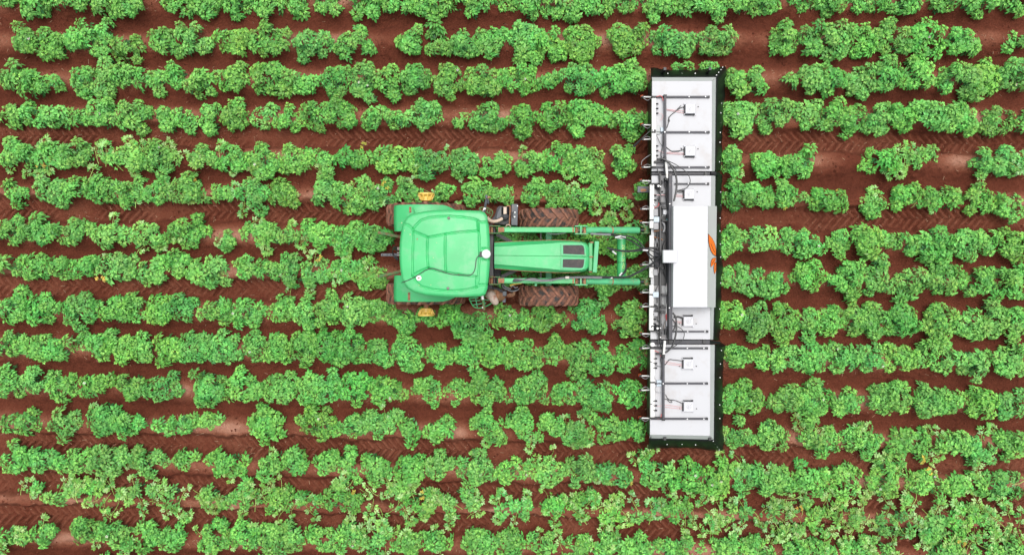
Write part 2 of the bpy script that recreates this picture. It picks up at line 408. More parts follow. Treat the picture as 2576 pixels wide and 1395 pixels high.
# ------------------------------------------------------------------ potato foliage: leaflets, leaves, shoots
def rot_about(v, axis, a): return Matrix.Rotation(a, 3, axis) @ v
class Foliage:
    def __init__(s): s.V = []; s.F = []; s.C = []; s.mi = []
    def leaflet(s, p, d, n, L, W, col, rnd):
        d = d.normalized(); side = d.cross(n).normalized(); n = side.cross(d).normalized()
        k = len(s.V); fold = W * rnd.uniform(.10, .26); droop = L * rnd.uniform(.05, .30); tw = rnd.uniform(-.12, .12) * W
        f = lambda t, w, h: p + d * (t * L) + side * (w * W) + n * h - Vector((0, 0, 1)) * (droop * t * t)
        s.V += [f(0, 0, 0), f(.30, -.46, fold + tw), f(.26, 0, 0), f(.30, .46, fold - tw), f(.66, -.40, fold * .8 + tw), f(.64, 0, 0), f(.66, .40, fold * .8 - tw), f(1, 0, 0)]
        s.F += [(k, k + 2, k + 1), (k, k + 3, k + 2), (k + 1, k + 2, k + 5, k + 4), (k + 2, k + 3, k + 6, k + 5), (k + 4, k + 5, k + 7), (k + 5, k + 6, k + 7)]
        s.mi += [0] * 6; s.C += [col] * 8
    def twig(s, a, b, r, r2=None, col=(.15, .24, .06)):
        d = (b - a).normalized(); u = d.cross(Vector((0, 0, 1)) if abs(d.z) < .9 else Vector((1, 0, 0))).normalized(); w = d.cross(u)
        k = len(s.V); r2 = r2 or r * .7
        for c, q in ((a, r), (b, r2)):
            for j in range(3): t = j * 2.0944; s.V.append(c + (u * math.cos(t) + w * math.sin(t)) * q)
        for j in range(3): s.F.append((k + j, k + (j + 1) % 3, k + 3 + (j + 1) % 3, k + 3 + j))
        s.mi += [1] * 3; s.C += [tuple(col) + (1,)] * 6
    def leaf(s, p, az, el, L, col, rnd, pairs=3, size=1.0, flip=False, curl=.5):
        """one compound leaf: a stalk with a terminal leaflet and pairs of side leaflets"""
        pts = []; q = Vector(p); e = el
        steps = 5
        for i in range(steps + 1):
            pts.append(q.copy())
            d = Vector((math.cos(az) * math.cos(e), math.sin(az) * math.cos(e), math.sin(e)))
            q = q + d * (L / steps); e -= curl / steps * rnd.uniform(.6, 1.4)
        s.twig(pts[0], pts[3], .0035, .0025)
        def at(t):
            x = t * steps; i = min(int(x), steps - 1); return pts[i].lerp(pts[i + 1], x - i), (pts[i + 1] - pts[i]).normalized()
        up = Vector((0, 0, 1))
        def jig(c): 
            k = rnd.uniform(.72, 1.28); return (c[0] * k * rnd.uniform(.92, 1.08), c[1] * k, c[2] * k * rnd.uniform(.9, 1.1), 1)
        c, d = at(1.0)
        nrm = up if not flip else -up
        s.leaflet(c - d * .01, d, nrm, .094 * size, .050 * size, jig(col), rnd)
        ts = [.80, .55, .32, .15][:pairs]; ls = [.080, .069, .054, .041]
        for t, ll in zip(ts, ls):
            c, d = at(t); sd = d.cross(up).normalized()
            for sg in (-1, 1):
                dd = (d * rnd.uniform(.45, .75) + sd * sg + up * rnd.uniform(-.1, .25)).normalized()
                nn = (nrm + sd * sg * rnd.uniform(-.25, .35) + d * rnd.uniform(-.2, .2)).normalized()
                s.leaflet(c + dd * .006, dd, nn, ll * size * rnd.uniform(.85, 1.15), ll * .58 * size * rnd.uniform(.85, 1.1), jig(col), rnd)
    def mesh(s, name, stem='stem'):
        me = bpy.data.meshes.new(name); me.from_pydata([tuple(v) for v in s.V], [], s.F); me.update()
        me.materials.append(M['leaf']); me.materials.append(M[stem])
        me.polygons.foreach_set('material_index', s.mi)
        a = me.attributes.new('leafcol', 'FLOAT_COLOR', 'POINT'); a.data.foreach_set('color', np.array(s.C, dtype=np.float32).ravel())
        return me
YOUNG = (.235, .580, .110); MID = (.112, .400, .078); OLD_SHADED = (.032, .160, .036)  # old-leaf tone is darkened further to paint shade into the canopy gaps
PALE = (.330, .570, .190); LIME = (.205, .480, .090); YELLOW = (.56, .46, .07)
def make_shoot(seed, vigor=1.0):
    r = random.Random(seed); f = Foliage(); o = Vector((0, 0, 0))
    top = Vector((0, 0, 0)); base = Vector((r.uniform(-.03, .03), r.uniform(-.03, .03), -.42))
    mid = top.lerp(base, .5) + Vector((r.uniform(-.03, .03), r.uniform(-.03, .03), 0))
    f.twig(base, mid, .008, .007); f.twig(mid, top, .007, .005)
    a0 = r.uniform(0, 6.28)
    for i in range(3):
        f.leaf(o + Vector((0, 0, -.005)), a0 + i * 2.09 + r.uniform(-.3, .3), r.uniform(.45, 1.0), r.uniform(.05, .08), YOUNG, r, 2, .62 * vigor, curl=.4)
    a1 = r.uniform(0, 6.28)
    for i in range(5):
        f.leaf(o + Vector((0, 0, -.03)), a1 + i * 1.2566 + r.uniform(-.3, .3), r.uniform(.0, .32), r.uniform(.085, .12) * vigor, tuple(np.add(np.multiply(YOUNG, .35), np.multiply(MID, .65))), r, 2, .98 * vigor, curl=.6)
    a2 = r.uniform(0, 6.28); n2 = r.choice((3, 3, 4, 4))
    for i in range(n2):
        f.leaf(o + Vector((0, 0, -.09)), a2 + i * 6.283 / n2 + r.uniform(-.35, .35), r.uniform(-.15, .12), r.uniform(.13, .17) * vigor, MID, r, 3, 1.02 * vigor, curl=.7)
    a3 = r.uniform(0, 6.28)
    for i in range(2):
        f.leaf(o + Vector((0, 0, -.24)), a3 + i * 3.14 + r.uniform(-.5, .5), r.uniform(-.1, .25), r.uniform(.10, .16) * vigor, OLD_SHADED, r, 2, .9 * vigor, curl=.7)
    return f.mesh('leafy_shoot')
def make_limp(seed):
    """a shoot knocked over by a wheel: long bare stem lying down, few leaves, some showing their pale undersides"""
    r = random.Random(seed); f = Foliage()
    p = Vector((0, 0, 0)); az = 0.0; el = .25; L = r.uniform(.34, .52); n = 6
    for i in range(n):
        d = Vector((math.cos(az) * math.cos(el), math.sin(az) * math.cos(el), math.sin(el))); q = p + d * L / n
        f.twig(p, q, .009 - .0007 * i, None, (.30, .42, .11))
        az += r.uniform(-.3, .3); el -= .10
        if i >= 1:
            for sg in (-1, 1):
                if r.random() < .8:
                    fl = r.random() < .22
                    c = PALE if fl else (LIME if r.random() < .45 else MID)
                    f.leaf(q, az + sg * r.uniform(.6, 1.5), r.uniform(-.15, .5), r.uniform(.07, .13), c, r, r.choice((1, 2, 3)), r.uniform(.75, 1.0), flip=fl, curl=.6)
        p = q
    for i in range(4): f.leaf(p, az + r.uniform(-1.2, 1.2), r.uniform(0, .5), r.uniform(.06, .10), PALE if r.random() < .45 else LIME, r, 2, .95, curl=.5)
    return f.mesh('limp_shoot', 'limp_stem')
def make_yellow(seed):
    r = random.Random(seed); f = Foliage()
    for i in range(3): f.leaf(Vector((0, 0, 0)), r.uniform(0, 6.28), r.uniform(0, .4), r.uniform(.05, .09), YELLOW, r, 2, .8)
    return f.mesh('yellowed_leaf')
def make_flower():
    V, F = [], []
    for i in range(5):
        a = i * 1.2566; k = len(V)
        for t, w, h in ((.004, 0, 0), (.020, .34, .004), (.036, .0, .008), (.020, -.34, .004)):
            V.append((t * math.cos(a + w), t * math.sin(a + w), h))
        F.append((k, k + 1, k + 2, k + 3))
    v2, f2 = lathe([(.006, .002), (.005, .012), (.001, .016)], (0, 0, 0), 'Z', 6)
    k = len(V); V += [tuple(v) for v in v2]; mi = [0] * len(F) + [1] * len(f2); F += [tuple(i + k for i in q) for q in f2]
    me = bpy.data.meshes.new('flower'); me.from_pydata(V, [], F); me.update()
    me.materials.append(M['petal']); me.materials.append(M['pollen']); me.polygons.foreach_set('material_index', mi)
    return me
SHOOTS = [make_shoot(100 + i, random.uniform(.85, 1.22)) for i in range(26)]
LIMP = [make_limp(300 + i) for i in range(12)]
YEL = [make_yellow(400 + i) for i in range(3)]
FLOWER = make_flower()

# each plant: outline box in the photograph (x0, x1, y0, y1); a trailing number says how limp it is (0 upright .. 1 flattened)
PLANTS = [
 [(-20,40,-40,20),(33,130,-45,48),(115,230,-50,30),(215,300,-48,40),(285,363,-45,43),(390,480,-45,38),(465,560,-45,36),(545,640,-45,34),(625,706,-45,38),(706,780,-45,25),(770,855,-45,40),(873,960,-45,34),(945,1040,-45,40),(1025,1140,-45,48),(1125,1243,-45,30),(1230,1290,-50,15),(1266,1370,-45,35),(1355,1460,-45,52),(1445,1545,-45,50),(1530,1620,-45,40),(1605,1710,-45,46),(1695,1790,-45,34),(1775,1880,-45,45),(1865,1982,-45,30),(1989,2070,-45,26),(2055,2147,-45,36),(2150,2245,-45,30),(2230,2336,-45,32),(2352,2440,-45,28),(2425,2510,-45,36),(2495,2600,-45,32)],
 [(10,80,56,138),(62,150,60,152),(140,200,70,125),(185,284,43,145),(270,353,76,155),(361,450,56,145),(435,528,51,148),(525,625,60,132),(610,726,53,146),(720,829,56,150),(825,936,62,140),(997,1061,62,142),(1055,1135,50,148),(1120,1210,62,150),(1190,1280,56,142),(1262,1378,44,120),(1280,1370,90,150),(1338,1430,75,152),(1415,1517,50,150),(1527,1632,50,142),(1639,1765,66,142),(1761,1864,43,150),(1940,2025,50,134),(2009,2075,44,148),(2062,2150,40,148),(2134,2215,60,142),(2200,2290,36,135),(2286,2385,46,142),(2370,2474,55,140),(2539,2600,63,132)],
 [(-20,76,155,224),(50,145,178,248),(165,230,155,236),(215,290,145,234),(280,340,150,228),(330,416,168,228),(403,465,158,214),(455,541,165,244),(528,622,155,231),(624,730,145,244),(720,795,175,238),(802,880,158,248),(866,950,145,250),(946,1010,160,252),(1002,1085,145,238),(1081,1170,148,246),(1160,1262,150,244),(1249,1348,148,242),(1355,1408,162,225),(1408,1510,145,245),(1503,1575,148,240),(1560,1632,155,252),(1690,1745,148,190),(1760,1815,150,190),(1820,1890,158,242),(1875,1936,166,232),(1982,2012,180,215),(2009,2080,150,236),(2065,2145,158,242),(2138,2210,148,241),(2198,2285,142,240),(2265,2365,134,240),(2369,2425,150,240),(2412,2480,148,244),(2460,2530,144,240),(2515,2600,142,240)],
 [(-20,70,243,318),(56,162,251,325),(162,225,250,322),(212,285,241,330),(270,373,241,335),(373,440,257,318),(425,495,262,324),(488,555,245,330),(540,611,241,328),(604,690,257,326),(678,762,259,330),(750,894,240,332),(906,962,264,322),(967,1022,275,318),(1015,1114,250,330),(1125,1180,275,322),(1177,1272,248,338),(1272,1365,250,332),(1355,1440,250,330),(1425,1523,240,338),(1513,1570,261,322),(1563,1632,264,345),(1820,1910,244,342),(1900,2012,238,330),(2015,2080,240,330),(2066,2135,248,333),(2121,2192,248,340),(2180,2260,245,345),(2247,2320,248,335),(2305,2390,244,338),(2369,2425,242,334),(2412,2475,240,341),(2468,2567,254,342),(2570,2610,260,330)],
 [(-20,50,343,425,.2),(40,110,350,432,.2),(95,165,350,425,.3),(150,230,347,430,.2),(228,264,365,410,.6),(261,355,352,432,.4),(340,446,352,435,.3),(459,545,352,428,.3),(530,627,350,432,.5),(611,700,355,445,.5),(685,776,353,440,.4),(782,850,362,440,.2),(838,926,360,428,.2),(942,1048,360,438,.1),(1035,1130,363,440,.4),(1121,1197,363,445,.4),(1190,1286,386,450,.2),(1296,1365,366,440,.3),(1355,1444,362,440,.2),(1424,1530,363,450,.2),(1537,1606,358,450,0),(1814,1877,363,436,.1),(1893,1982,376,450,.1),(1979,2055,365,455,.1),(2167,2273,368,438,.2),(2253,2330,370,425,.2),(2315,2389,366,418,.3),(2448,2515,360,440,.3),(2503,2600,368,448,.2)],
 [(-20,66,448,512),(73,160,440,518,.1),(150,215,448,512),(200,300,432,518,.2),(290,360,448,520,.1),(345,420,452,520,.3),(400,508,440,515,.2),(520,581,452,506),(584,677,445,535,.2),(654,749,448,520,.2),(769,850,445,520,.1),(830,930,440,542,.2),(915,1000,452,525,.2),(985,1070,445,520,.1),(1060,1160,448,515,.2),(1148,1235,452,512,.1),(1225,1300,462,512),(1303,1375,448,522,.1),(1363,1430,440,520),(1415,1490,458,528,.1),(1478,1550,445,508,.2),(1495,1595,480,548,.7),(1596,1636,455,505,.1),(1825,1900,450,530,.1),(1885,1945,455,533,.1),(1930,2012,438,530,.2),(2015,2038,485,510),(2048,2134,464,543,.3),(2174,2240,467,540,.2),(2253,2335,446,535,.1),(2322,2412,455,540,.3),(2412,2527,463,543,.5),(2517,2600,483,550,.2)],
 [(-20,60,540,625,.1),(48,125,545,622,.1),(110,221,546,622),(221,317,556,625,.4),(310,409,543,632,.4),(409,518,543,629,.2),(525,591,568,629,.4),(594,677,550,612,.5),(660,750,550,625,.2),(740,850,550,632,.4),(838,905,556,640,.2),(890,975,558,640,.3),(1210,1300,562,640),(1285,1370,565,640),(1360,1440,562,640),(1430,1515,560,640,.1),(1500,1580,568,642),(1565,1634,562,645),(1814,1862,566,658),(1850,1966,556,650),(1956,2078,570,655),(2085,2148,560,645,.1),(2138,2220,560,648),(2212,2292,572,638),(2284,2355,578,652),(2340,2410,565,655),(2400,2472,563,660),(2464,2525,566,655),(2512,2600,566,662)],
 [(-20,55,639,705),(40,110,640,700),(98,165,642,700),(155,234,636,708),(228,333,626,715,.2),(320,413,649,715),(400,465,619,700),(455,520,640,718),(508,571,632,722),(591,647,649,711),(634,713,655,708),(690,755,626,715,.3),(742,822,640,722,.3),(812,900,640,718,.3),(885,980,650,735,.4),(1225,1310,655,730),(1300,1390,655,730),(1380,1460,655,735),(1450,1520,655,735),(1510,1580,662,742),(1565,1634,650,735),(1815,1858,666,725),(1847,1936,659,752),(1930,1998,672,745),(1996,2078,660,740),(2072,2128,682,728),(2095,2180,650,752),(2168,2253,645,755),(2250,2352,662,755),(2339,2435,660,748),(2418,2502,668,755),(2486,2550,665,748),(2538,2600,668,752)],
 [(-20,60,731,823),(46,149,728,823),(142,230,725,827),(222,317,741,812),(300,365,735,820),(352,425,740,825),(414,497,741,815),(486,578,742,825),(561,677,750,830),(670,735,737,820),(722,795,735,823),(784,860,738,830),(850,925,740,832),(910,990,750,818),(978,1045,768,845),(1030,1090,765,822),(1091,1170,765,838),(1134,1245,770,868),(1232,1330,758,842),(1331,1431,765,830),(1428,1532,747,848),(1537,1622,750,848),(1811,1880,748,840),(1867,1945,750,855),(1930,2018,758,862),(2005,2070,764,850),(2058,2135,770,850),(2121,2185,754,852),(2172,2245,765,856),(2230,2322,767,853),(2314,2410,761,860),(2400,2493,772,856),(2481,2550,758,862),(2538,2600,765,870)],
 [(-20,70,833,903),(52,150,837,918),(140,222,837,895),(211,275,835,915),(262,335,833,919),(320,390,840,920),(376,450,837,919),(436,525,827,925),(510,611,832,925),(604,670,832,920),(658,730,830,920),(718,790,826,922),(778,850,824,925),(838,915,833,930),(905,990,848,922),(980,1075,845,942),(1065,1140,852,925),(1125,1215,850,936),(1200,1285,835,932),(1270,1363,855,945),(1354,1436,850,932),(1426,1490,845,950),(1470,1550,855,950),(1535,1634,860,940),(1815,1890,856,930),(1878,1965,862,938),(1950,2040,860,935),(2030,2100,855,940),(2088,2160,853,935),(2147,2240,868,945),(2230,2320,864,945),(2310,2370,862,942),(2358,2430,860,950),(2415,2500,866,955),(2488,2600,868,962)],
 [(-20,45,925,1017),(30,135,926,996),(106,185,944,1022),(188,284,934,1000),(272,366,934,1005),(356,459,942,1018),(463,561,934,1022),(548,660,932,1018),(647,748,936,1028),(736,800,934,1022),(788,860,936,1025),(848,942,932,1022),(928,1023,938,1022),(1028,1065,948,1000),(1051,1111,954,1025),(1104,1182,952,1020),(1177,1279,940,1033),(1270,1385,941,1022),(1381,1454,957,1023),(1445,1553,957,1045),(1543,1632,962,1035),(1814,1880,966,1044),(1857,1926,950,1043),(1940,2039,970,1050),(2005,2111,964,1060),(2105,2172,984,1046),(2170,2222,992,1034),(2200,2262,956,1052),(2250,2312,954,1056),(2296,2378,976,1060),(2370,2445,978,1048),(2438,2520,975,1060),(2506,2600,980,1068)],
 [(-20,96,1037,1098,.1),(99,205,1023,1111,.1),(198,292,1017,1095,.1),(274,360,1023,1108,.1),(370,429,1045,1096),(426,490,1038,1093),(482,551,1043,1086,.1),(614,716,1023,1115),(743,860,1023,1115),(850,922,1030,1115),(913,1005,1030,1115,.3),(995,1061,1046,1120),(1066,1142,1050,1118),(1180,1259,1043,1103),(1218,1280,1078,1128,.7),(1259,1342,1030,1096),(1305,1375,1072,1125,.8),(1352,1431,1047,1102),(1408,1487,1053,1132,.3),(1477,1589,1040,1128,.2),(1570,1632,1050,1115,.3),(1817,1910,1060,1139,.1),(1897,1989,1056,1142,.2),(2009,2078,1050,1146,.2),(2055,2135,1083,1150,.2),(2118,2175,1066,1148,.2),(2160,2230,1085,1152,.5),(2240,2379,1073,1162,.6),(2369,2445,1086,1155,.2),(2432,2517,1090,1159,.4),(2517,2600,1080,1160,.3)],
 [(-20,70,1119,1197),(56,135,1116,1202),(129,231,1126,1198,.1),(211,337,1113,1210,.2),(323,426,1129,1202,.1),(436,492,1134,1182),(512,617,1132,1210,.1),(647,706,1136,1208,.1),(694,766,1138,1212),(776,850,1139,1205),(840,900,1136,1218),(893,985,1142,1218),(987,1058,1139,1230),(1048,1144,1142,1220),(1137,1253,1139,1224,.3),(1243,1352,1149,1224,.3),(1332,1424,1159,1228,.1),(1411,1510,1146,1228,.2),(1510,1596,1166,1236,.4),(1590,1650,1132,1182,.8),(1609,1700,1162,1238,.2),(1690,1780,1162,1248,.1),(1768,1850,1159,1251,.1),(1834,1923,1162,1245,.2),(1905,1960,1198,1255,.2),(1943,2010,1168,1250),(1998,2078,1170,1250),(2068,2187,1172,1252,.2),(2180,2293,1162,1265,.4),(2286,2388,1179,1265,.3),(2379,2494,1185,1268,.3),(2484,2600,1180,1272,.4)],
 [(20,89,1212,1261,.9),(83,175,1218,1288,.7),(165,264,1216,1292,.8),(257,297,1230,1260,.9),(297,385,1210,1295,.8),(375,472,1222,1298,.8),(482,575,1216,1296,.9),(565,660,1222,1298,.8),(650,735,1226,1305,.7),(725,805,1230,1307,.8),(795,919,1228,1305,.7),(916,1015,1228,1312,.9),(1005,1114,1230,1314,.9),(1107,1220,1241,1317,.8),(1233,1339,1240,1326,.8),(1358,1440,1248,1325,.9),(1430,1510,1250,1328,.9),(1497,1590,1252,1325,.9),(1580,1680,1255,1330,.8),(1670,1761,1258,1330,.8),(1778,1870,1265,1342,.9),(1860,1949,1270,1344,.9),(1940,2040,1262,1346,.9),(2030,2134,1262,1350,.9),(2121,2220,1275,1358,.9),(2210,2319,1275,1360,.8),(2319,2400,1280,1375,.9),(2390,2484,1280,1385,.9),(2468,2600,1282,1363,.8)],
 [(-20,60,1325,1382,.3),(50,135,1324,1380,.3),(158,251,1311,1388,.4),(224,350,1313,1388,.3),(333,405,1325,1392,.1),(392,472,1322,1398,.2),(479,578,1322,1405,.4),(564,640,1318,1400,.2),(626,693,1320,1402,.2),(687,760,1316,1405,.3),(748,850,1320,1402,.2),(840,915,1318,1405,.6),(903,989,1320,1408,.6),(970,1060,1332,1405,.3),(1048,1134,1335,1405,.4),(1164,1250,1340,1410),(1236,1325,1338,1410),(1322,1418,1336,1412,.1),(1411,1495,1358,1420),(1503,1590,1336,1412,.6),(1576,1660,1357,1420,.4),(1650,1720,1360,1425,.2),(1700,1781,1358,1420,.2),(1791,1880,1350,1420,.4),(1868,1963,1352,1420,.5),(1969,2040,1360,1430,.3),(2030,2114,1362,1430,.4),(2121,2273,1368,1430,.5),(2349,2451,1366,1432,.6),(2461,2530,1364,1430,.5),(2518,2600,1366,1435,.5)],
]
ORD = ['first', 'second', 'third', 'fourth', 'fifth', 'sixth', 'seventh', 'eighth', 'ninth', 'tenth', 'eleventh', 'twelfth', 'thirteenth', 'fourteenth',
       'fifteenth', 'sixteenth', 'seventeenth', 'eighteenth', 'nineteenth', 'twentieth', 'twenty-first', 'twenty-second', 'twenty-third', 'twenty-fourth',
       'twenty-fifth', 'twenty-sixth', 'twenty-seventh', 'twenty-eighth', 'twenty-ninth', 'thirtieth']
SHOOT_GAP = .198
def spread(cx, cy, rx, ry, gap, rnd):
    pts = []; fails = 0
    while fails < 70:
        u = rnd.uniform(-1, 1); v = rnd.uniform(-1, 1)
        if abs(u) ** 2.6 + abs(v) ** 2.6 > 1: fails += .3; continue
        p = (cx + u * rx, cy + v * ry, math.hypot(u, v))
        if all((p[0] - q[0]) ** 2 + (p[1] - q[1]) ** 2 > gap * gap for q in pts): pts.append(p); fails = 0
        else: fails += 1
    return pts
def child(parent, mesh, name, loc, rot, sc):
    o = bpy.data.objects.new(name, mesh); COL.objects.link(o); o.parent = parent
    o.location = loc; o.rotation_euler = rot; o.scale = (sc, sc, sc); return o
N_SHOOT = 0
REST = []       # (mesh index, location, rotation, scale) of shoots that belong to the one mass of smaller plants
POOL = SHOOTS + LIMP
def plant(bx, label, single):
    global N_SHOOT
    x0, x1, y0, y1 = bx[:4]; limp = bx[4] if len(bx) > 4 else 0.0
    a = P(x0, y0, .45); b = P(x1, y1, .45)
    cx, cy = (a.x + b.x) / 2, (a.y + b.y) / 2; rx, ry = (b.x - a.x) / 2, (a.y - b.y) / 2
    rnd = random.Random(int(x0 * 31 + y0 * 7) + 5)
    small = min(rx, ry) < .22
    gz = .12
    root = empty('potato_plant', (cx, cy, gz), label, 'potato plant', 'potato plants standing in rows') if single else None
    tv = rnd.uniform(.80, 1.10); tone = (tv * rnd.uniform(.82, 1.16), tv, tv * rnd.uniform(.85, 1.15), 1.0)     # every plant has its own shade of green
    def put(mesh, name, loc, rot, sc):
        global N_SHOOT
        if root: child(root, mesh, name, loc, rot, sc).color = tone
        elif mesh in POOL: REST.append((POOL.index(mesh), (cx + loc[0], cy + loc[1], gz + loc[2]), tuple(rot), sc))
        N_SHOOT += 1
    inset = .115 if not small else .06
    pts = spread(cx, cy, max(rx - inset * .45, .03), max(ry - inset, .03), SHOOT_GAP if limp < .6 else SHOOT_GAP * 1.08, rnd)
    hmax = min(.64, .30 + .42 * min(rx, ry)) * rnd.uniform(.85, 1.12)
    if not small and limp < .7:
        for k in range(rnd.choice((1, 2, 2, 3))):       # a shoot straying out of the clump
            t = rnd.uniform(0, 6.28); q = rnd.uniform(.84, 1.08); pts.append((cx + math.cos(t) * rx * q, cy + math.sin(t) * ry * q, 1.0))
    for (px, py, rho) in pts:
        if rnd.random() < (limp * .8 if limp < .75 else .96):
            az = (math.pi / 2 if py > cy else -math.pi / 2) + rnd.uniform(-1.1, 1.1)
            if rnd.random() < .25: az += math.pi
            sc = rnd.uniform(.75, 1.05)
            put(rnd.choice(LIMP), 'limp_shoot', (px - cx - .16 * math.cos(az) * sc, py - cy - .16 * math.sin(az) * sc, rnd.uniform(.05, .26) * (1 - .3 * rho)), (rnd.uniform(-.25, .25), rnd.uniform(-.15, .25), az), sc)
            if rnd.random() > (.65 if limp < .75 else .42): continue
            h = hmax * rnd.uniform(.2, .6)
        else:
            h = hmax * (1 - .34 * rho ** 2 * rnd.uniform(.5, 1.3)) + rnd.uniform(-.28, .10)
            if limp: h *= 1 - .35 * limp
        lean = .50 * rho * rnd.uniform(.4, 1.25) + rnd.uniform(0, .18); az = math.atan2(py - cy, px - cx) + rnd.uniform(-.6, .6)
        e = Matrix.Rotation(az, 4, 'Z') @ Matrix.Rotation(lean, 4, 'Y') @ Matrix.Rotation(rnd.uniform(0, 6.28), 4, 'Z')
        put(rnd.choice(SHOOTS), 'leafy_shoot', (px - cx, py - cy, max(h, .10)), e.to_euler(), rnd.uniform(.84, 1.18) * (.85 if small else 1))
        if root and rnd.random() < .045 and rho < .8:
            put(FLOWER, 'flower', (px - cx + rnd.uniform(-.04, .04), py - cy + rnd.uniform(-.04, .04), h + .075), (rnd.uniform(-.5, .5), rnd.uniform(-.5, .5), rnd.uniform(0, 6)), rnd.uniform(.8, 1.15))
    if root and limp >= .2 and rnd.random() < .10 + .15 * limp:
        put(rnd.choice(YEL), 'yellowed_leaf', (rnd.uniform(-.7, .7) * rx, rnd.choice((-1, 1)) * rnd.uniform(.5, .9) * ry, rnd.uniform(.15, .3)), (0, 0, rnd.uniform(0, 6)), rnd.uniform(.7, 1.0))
ROWNAME = ['the row along the top edge'] + ['the %s row from the top' % ORD[i] for i in range(1, 13)] + ['the flattened row above the bottom one', 'the row along the bottom edge']
def seen_area(q):
    return max(0, min(q[1], 2575) - max(q[0], 0)) * max(0, min(q[3], 1395) - max(q[2], 0))
areas = sorted((seen_area(q) for row in PLANTS for q in row), reverse=True)
CUT = areas[299]
n_plants = 0
for ri, row in enumerate(PLANTS):
    row = sorted(row, key=lambda q: q[0] + q[1])
    nleft = sum(1 for q in row if q[0] + q[1] < 2575)
    for k, bx in enumerate(row):
        limp = bx[4] if len(bx) > 4 else 0
        w, h = bx[1] - bx[0], bx[3] - bx[2]
        look = 'trampled limp' if limp >= .6 else 'partly bent' if limp >= .4 else 'small round' if max(w, h) < 75 else 'wide bushy' if w > 95 else 'upright leafy' if h > w else 'full leafy'
        if k < nleft: pos = ('leftmost' if k == 0 else ORD[k] + ' from left')
        else: pos = ('rightmost' if k == len(row) - 1 else ORD[len(row) - 1 - k] + ' from right')
        single = seen_area(bx) >= CUT and n_plants < 300
        plant(bx, '%s green potato plant, %s in %s' % (look, pos, ROWNAME[ri]), single)
        n_plants += single
rs = random.Random(41)       # knocked-over haulm straggling into the wheel tracks
for x0, x1, ya, yb, n in ((1300, 2575, 1232, 1285, 16), (1750, 2575, 1338, 1372, 15), (420, 1250, 1205, 1238, 12), (0, 900, 1300, 1330, 5), (1480, 1600, 520, 560, 2), (2200, 2575, 1150, 1190, 7)):
    for k in range(n):
        x = rs.uniform(x0, x1); y = ya + (yb - ya) * (x - x0) / (x1 - x0) + rs.uniform(-12, 12); w = rs.uniform(20, 40)
        plant((x - w / 2, x + w / 2, y - 14, y + 14, 1.0), None, False)
print('plants', n_plants, 'shoots', N_SHOOT)

# the smaller plants between the large ones, and the crop going on outside the picture: one mass of the same shoots
def crop_mass():
    rnd = random.Random(99)
    for i in range(-4, 20):
        x = -16.5
        while x < 16.5:
            x += rnd.uniform(.15, .24)
            yc = float(row_y(i, x))
            if (abs(x) < 12.8 and abs(yc) < 6.95) or rnd.random() < .12: continue
            for k in range(2):
                o = rnd.gauss(0, .22)
                REST.append((rnd.randrange(len(SHOOTS)), (x, yc + o, .12 + .48 * max(.25, 1 - (o / .5) ** 2) + rnd.uniform(-.06, .06)), (rnd.uniform(-.4, .4), rnd.uniform(-.4, .4), rnd.uniform(0, 6.28)), rnd.uniform(.85, 1.1)))
    me = bpy.data.meshes.new('potato_crop'); me.from_pydata([q[1] for q in REST], [], []); me.update()
    a = me.attributes.new('rot', 'FLOAT_VECTOR', 'POINT'); a.data.foreach_set('vector', np.array([q[2] for q in REST], dtype=np.float32).ravel())
    a = me.attributes.new('scl', 'FLOAT', 'POINT'); a.data.foreach_set('value', np.array([q[3] for q in REST], dtype=np.float32))
    a = me.attributes.new('pick', 'INT', 'POINT'); a.data.foreach_set('value', np.array([q[0] for q in REST], dtype=np.int32))
    o = bpy.data.objects.new('potato_crop', me); COL.objects.link(o)
    tag(o, 'smaller potato plants filling the rows between and beyond the large ones', 'crop', kind='stuff')
    coll = bpy.data.collections.new('crop_shoots')
    for i, s in enumerate(POOL):
        q = bpy.data.objects.new('crop_shoot_%03d' % i, s); coll.objects.link(q)
    ng = bpy.data.node_groups.new('scatter', 'GeometryNodeTree')
    ng.interface.new_socket('Geometry', in_out='INPUT', socket_type='NodeSocketGeometry')
    ng.interface.new_socket('Geometry', in_out='OUTPUT', socket_type='NodeSocketGeometry')
    n = ng.nodes; l = ng.links
    gi = n.new('NodeGroupInput'); go = n.new('NodeGroupOutput'); ip = n.new('GeometryNodeInstanceOnPoints')
    ci = n.new('GeometryNodeCollectionInfo'); ci.inputs['Collection'].default_value = coll
    ci.inputs['Separate Children'].default_value = True; ci.inputs['Reset Children'].default_value = True
    def attr(nm, ty):
        q = n.new('GeometryNodeInputNamedAttribute'); q.data_type = ty; q.inputs['Name'].default_value = nm
        return next(x for x in q.outputs if x.enabled and x.name == 'Attribute')
    ip.inputs['Pick Instance'].default_value = True
    l.new(gi.outputs[0], ip.inputs['Points']); l.new(ci.outputs[0], ip.inputs['Instance'])
    l.new(attr('rot', 'FLOAT_VECTOR'), ip.inputs['Rotation']); l.new(attr('scl', 'FLOAT'), ip.inputs['Scale'])
    l.new(attr('pick', 'INT'), ip.inputs['Instance Index']); l.new(ip.outputs[0], go.inputs[0])
    md = o.modifiers.new('scatter', 'NODES'); md.node_group = ng
crop_mass()

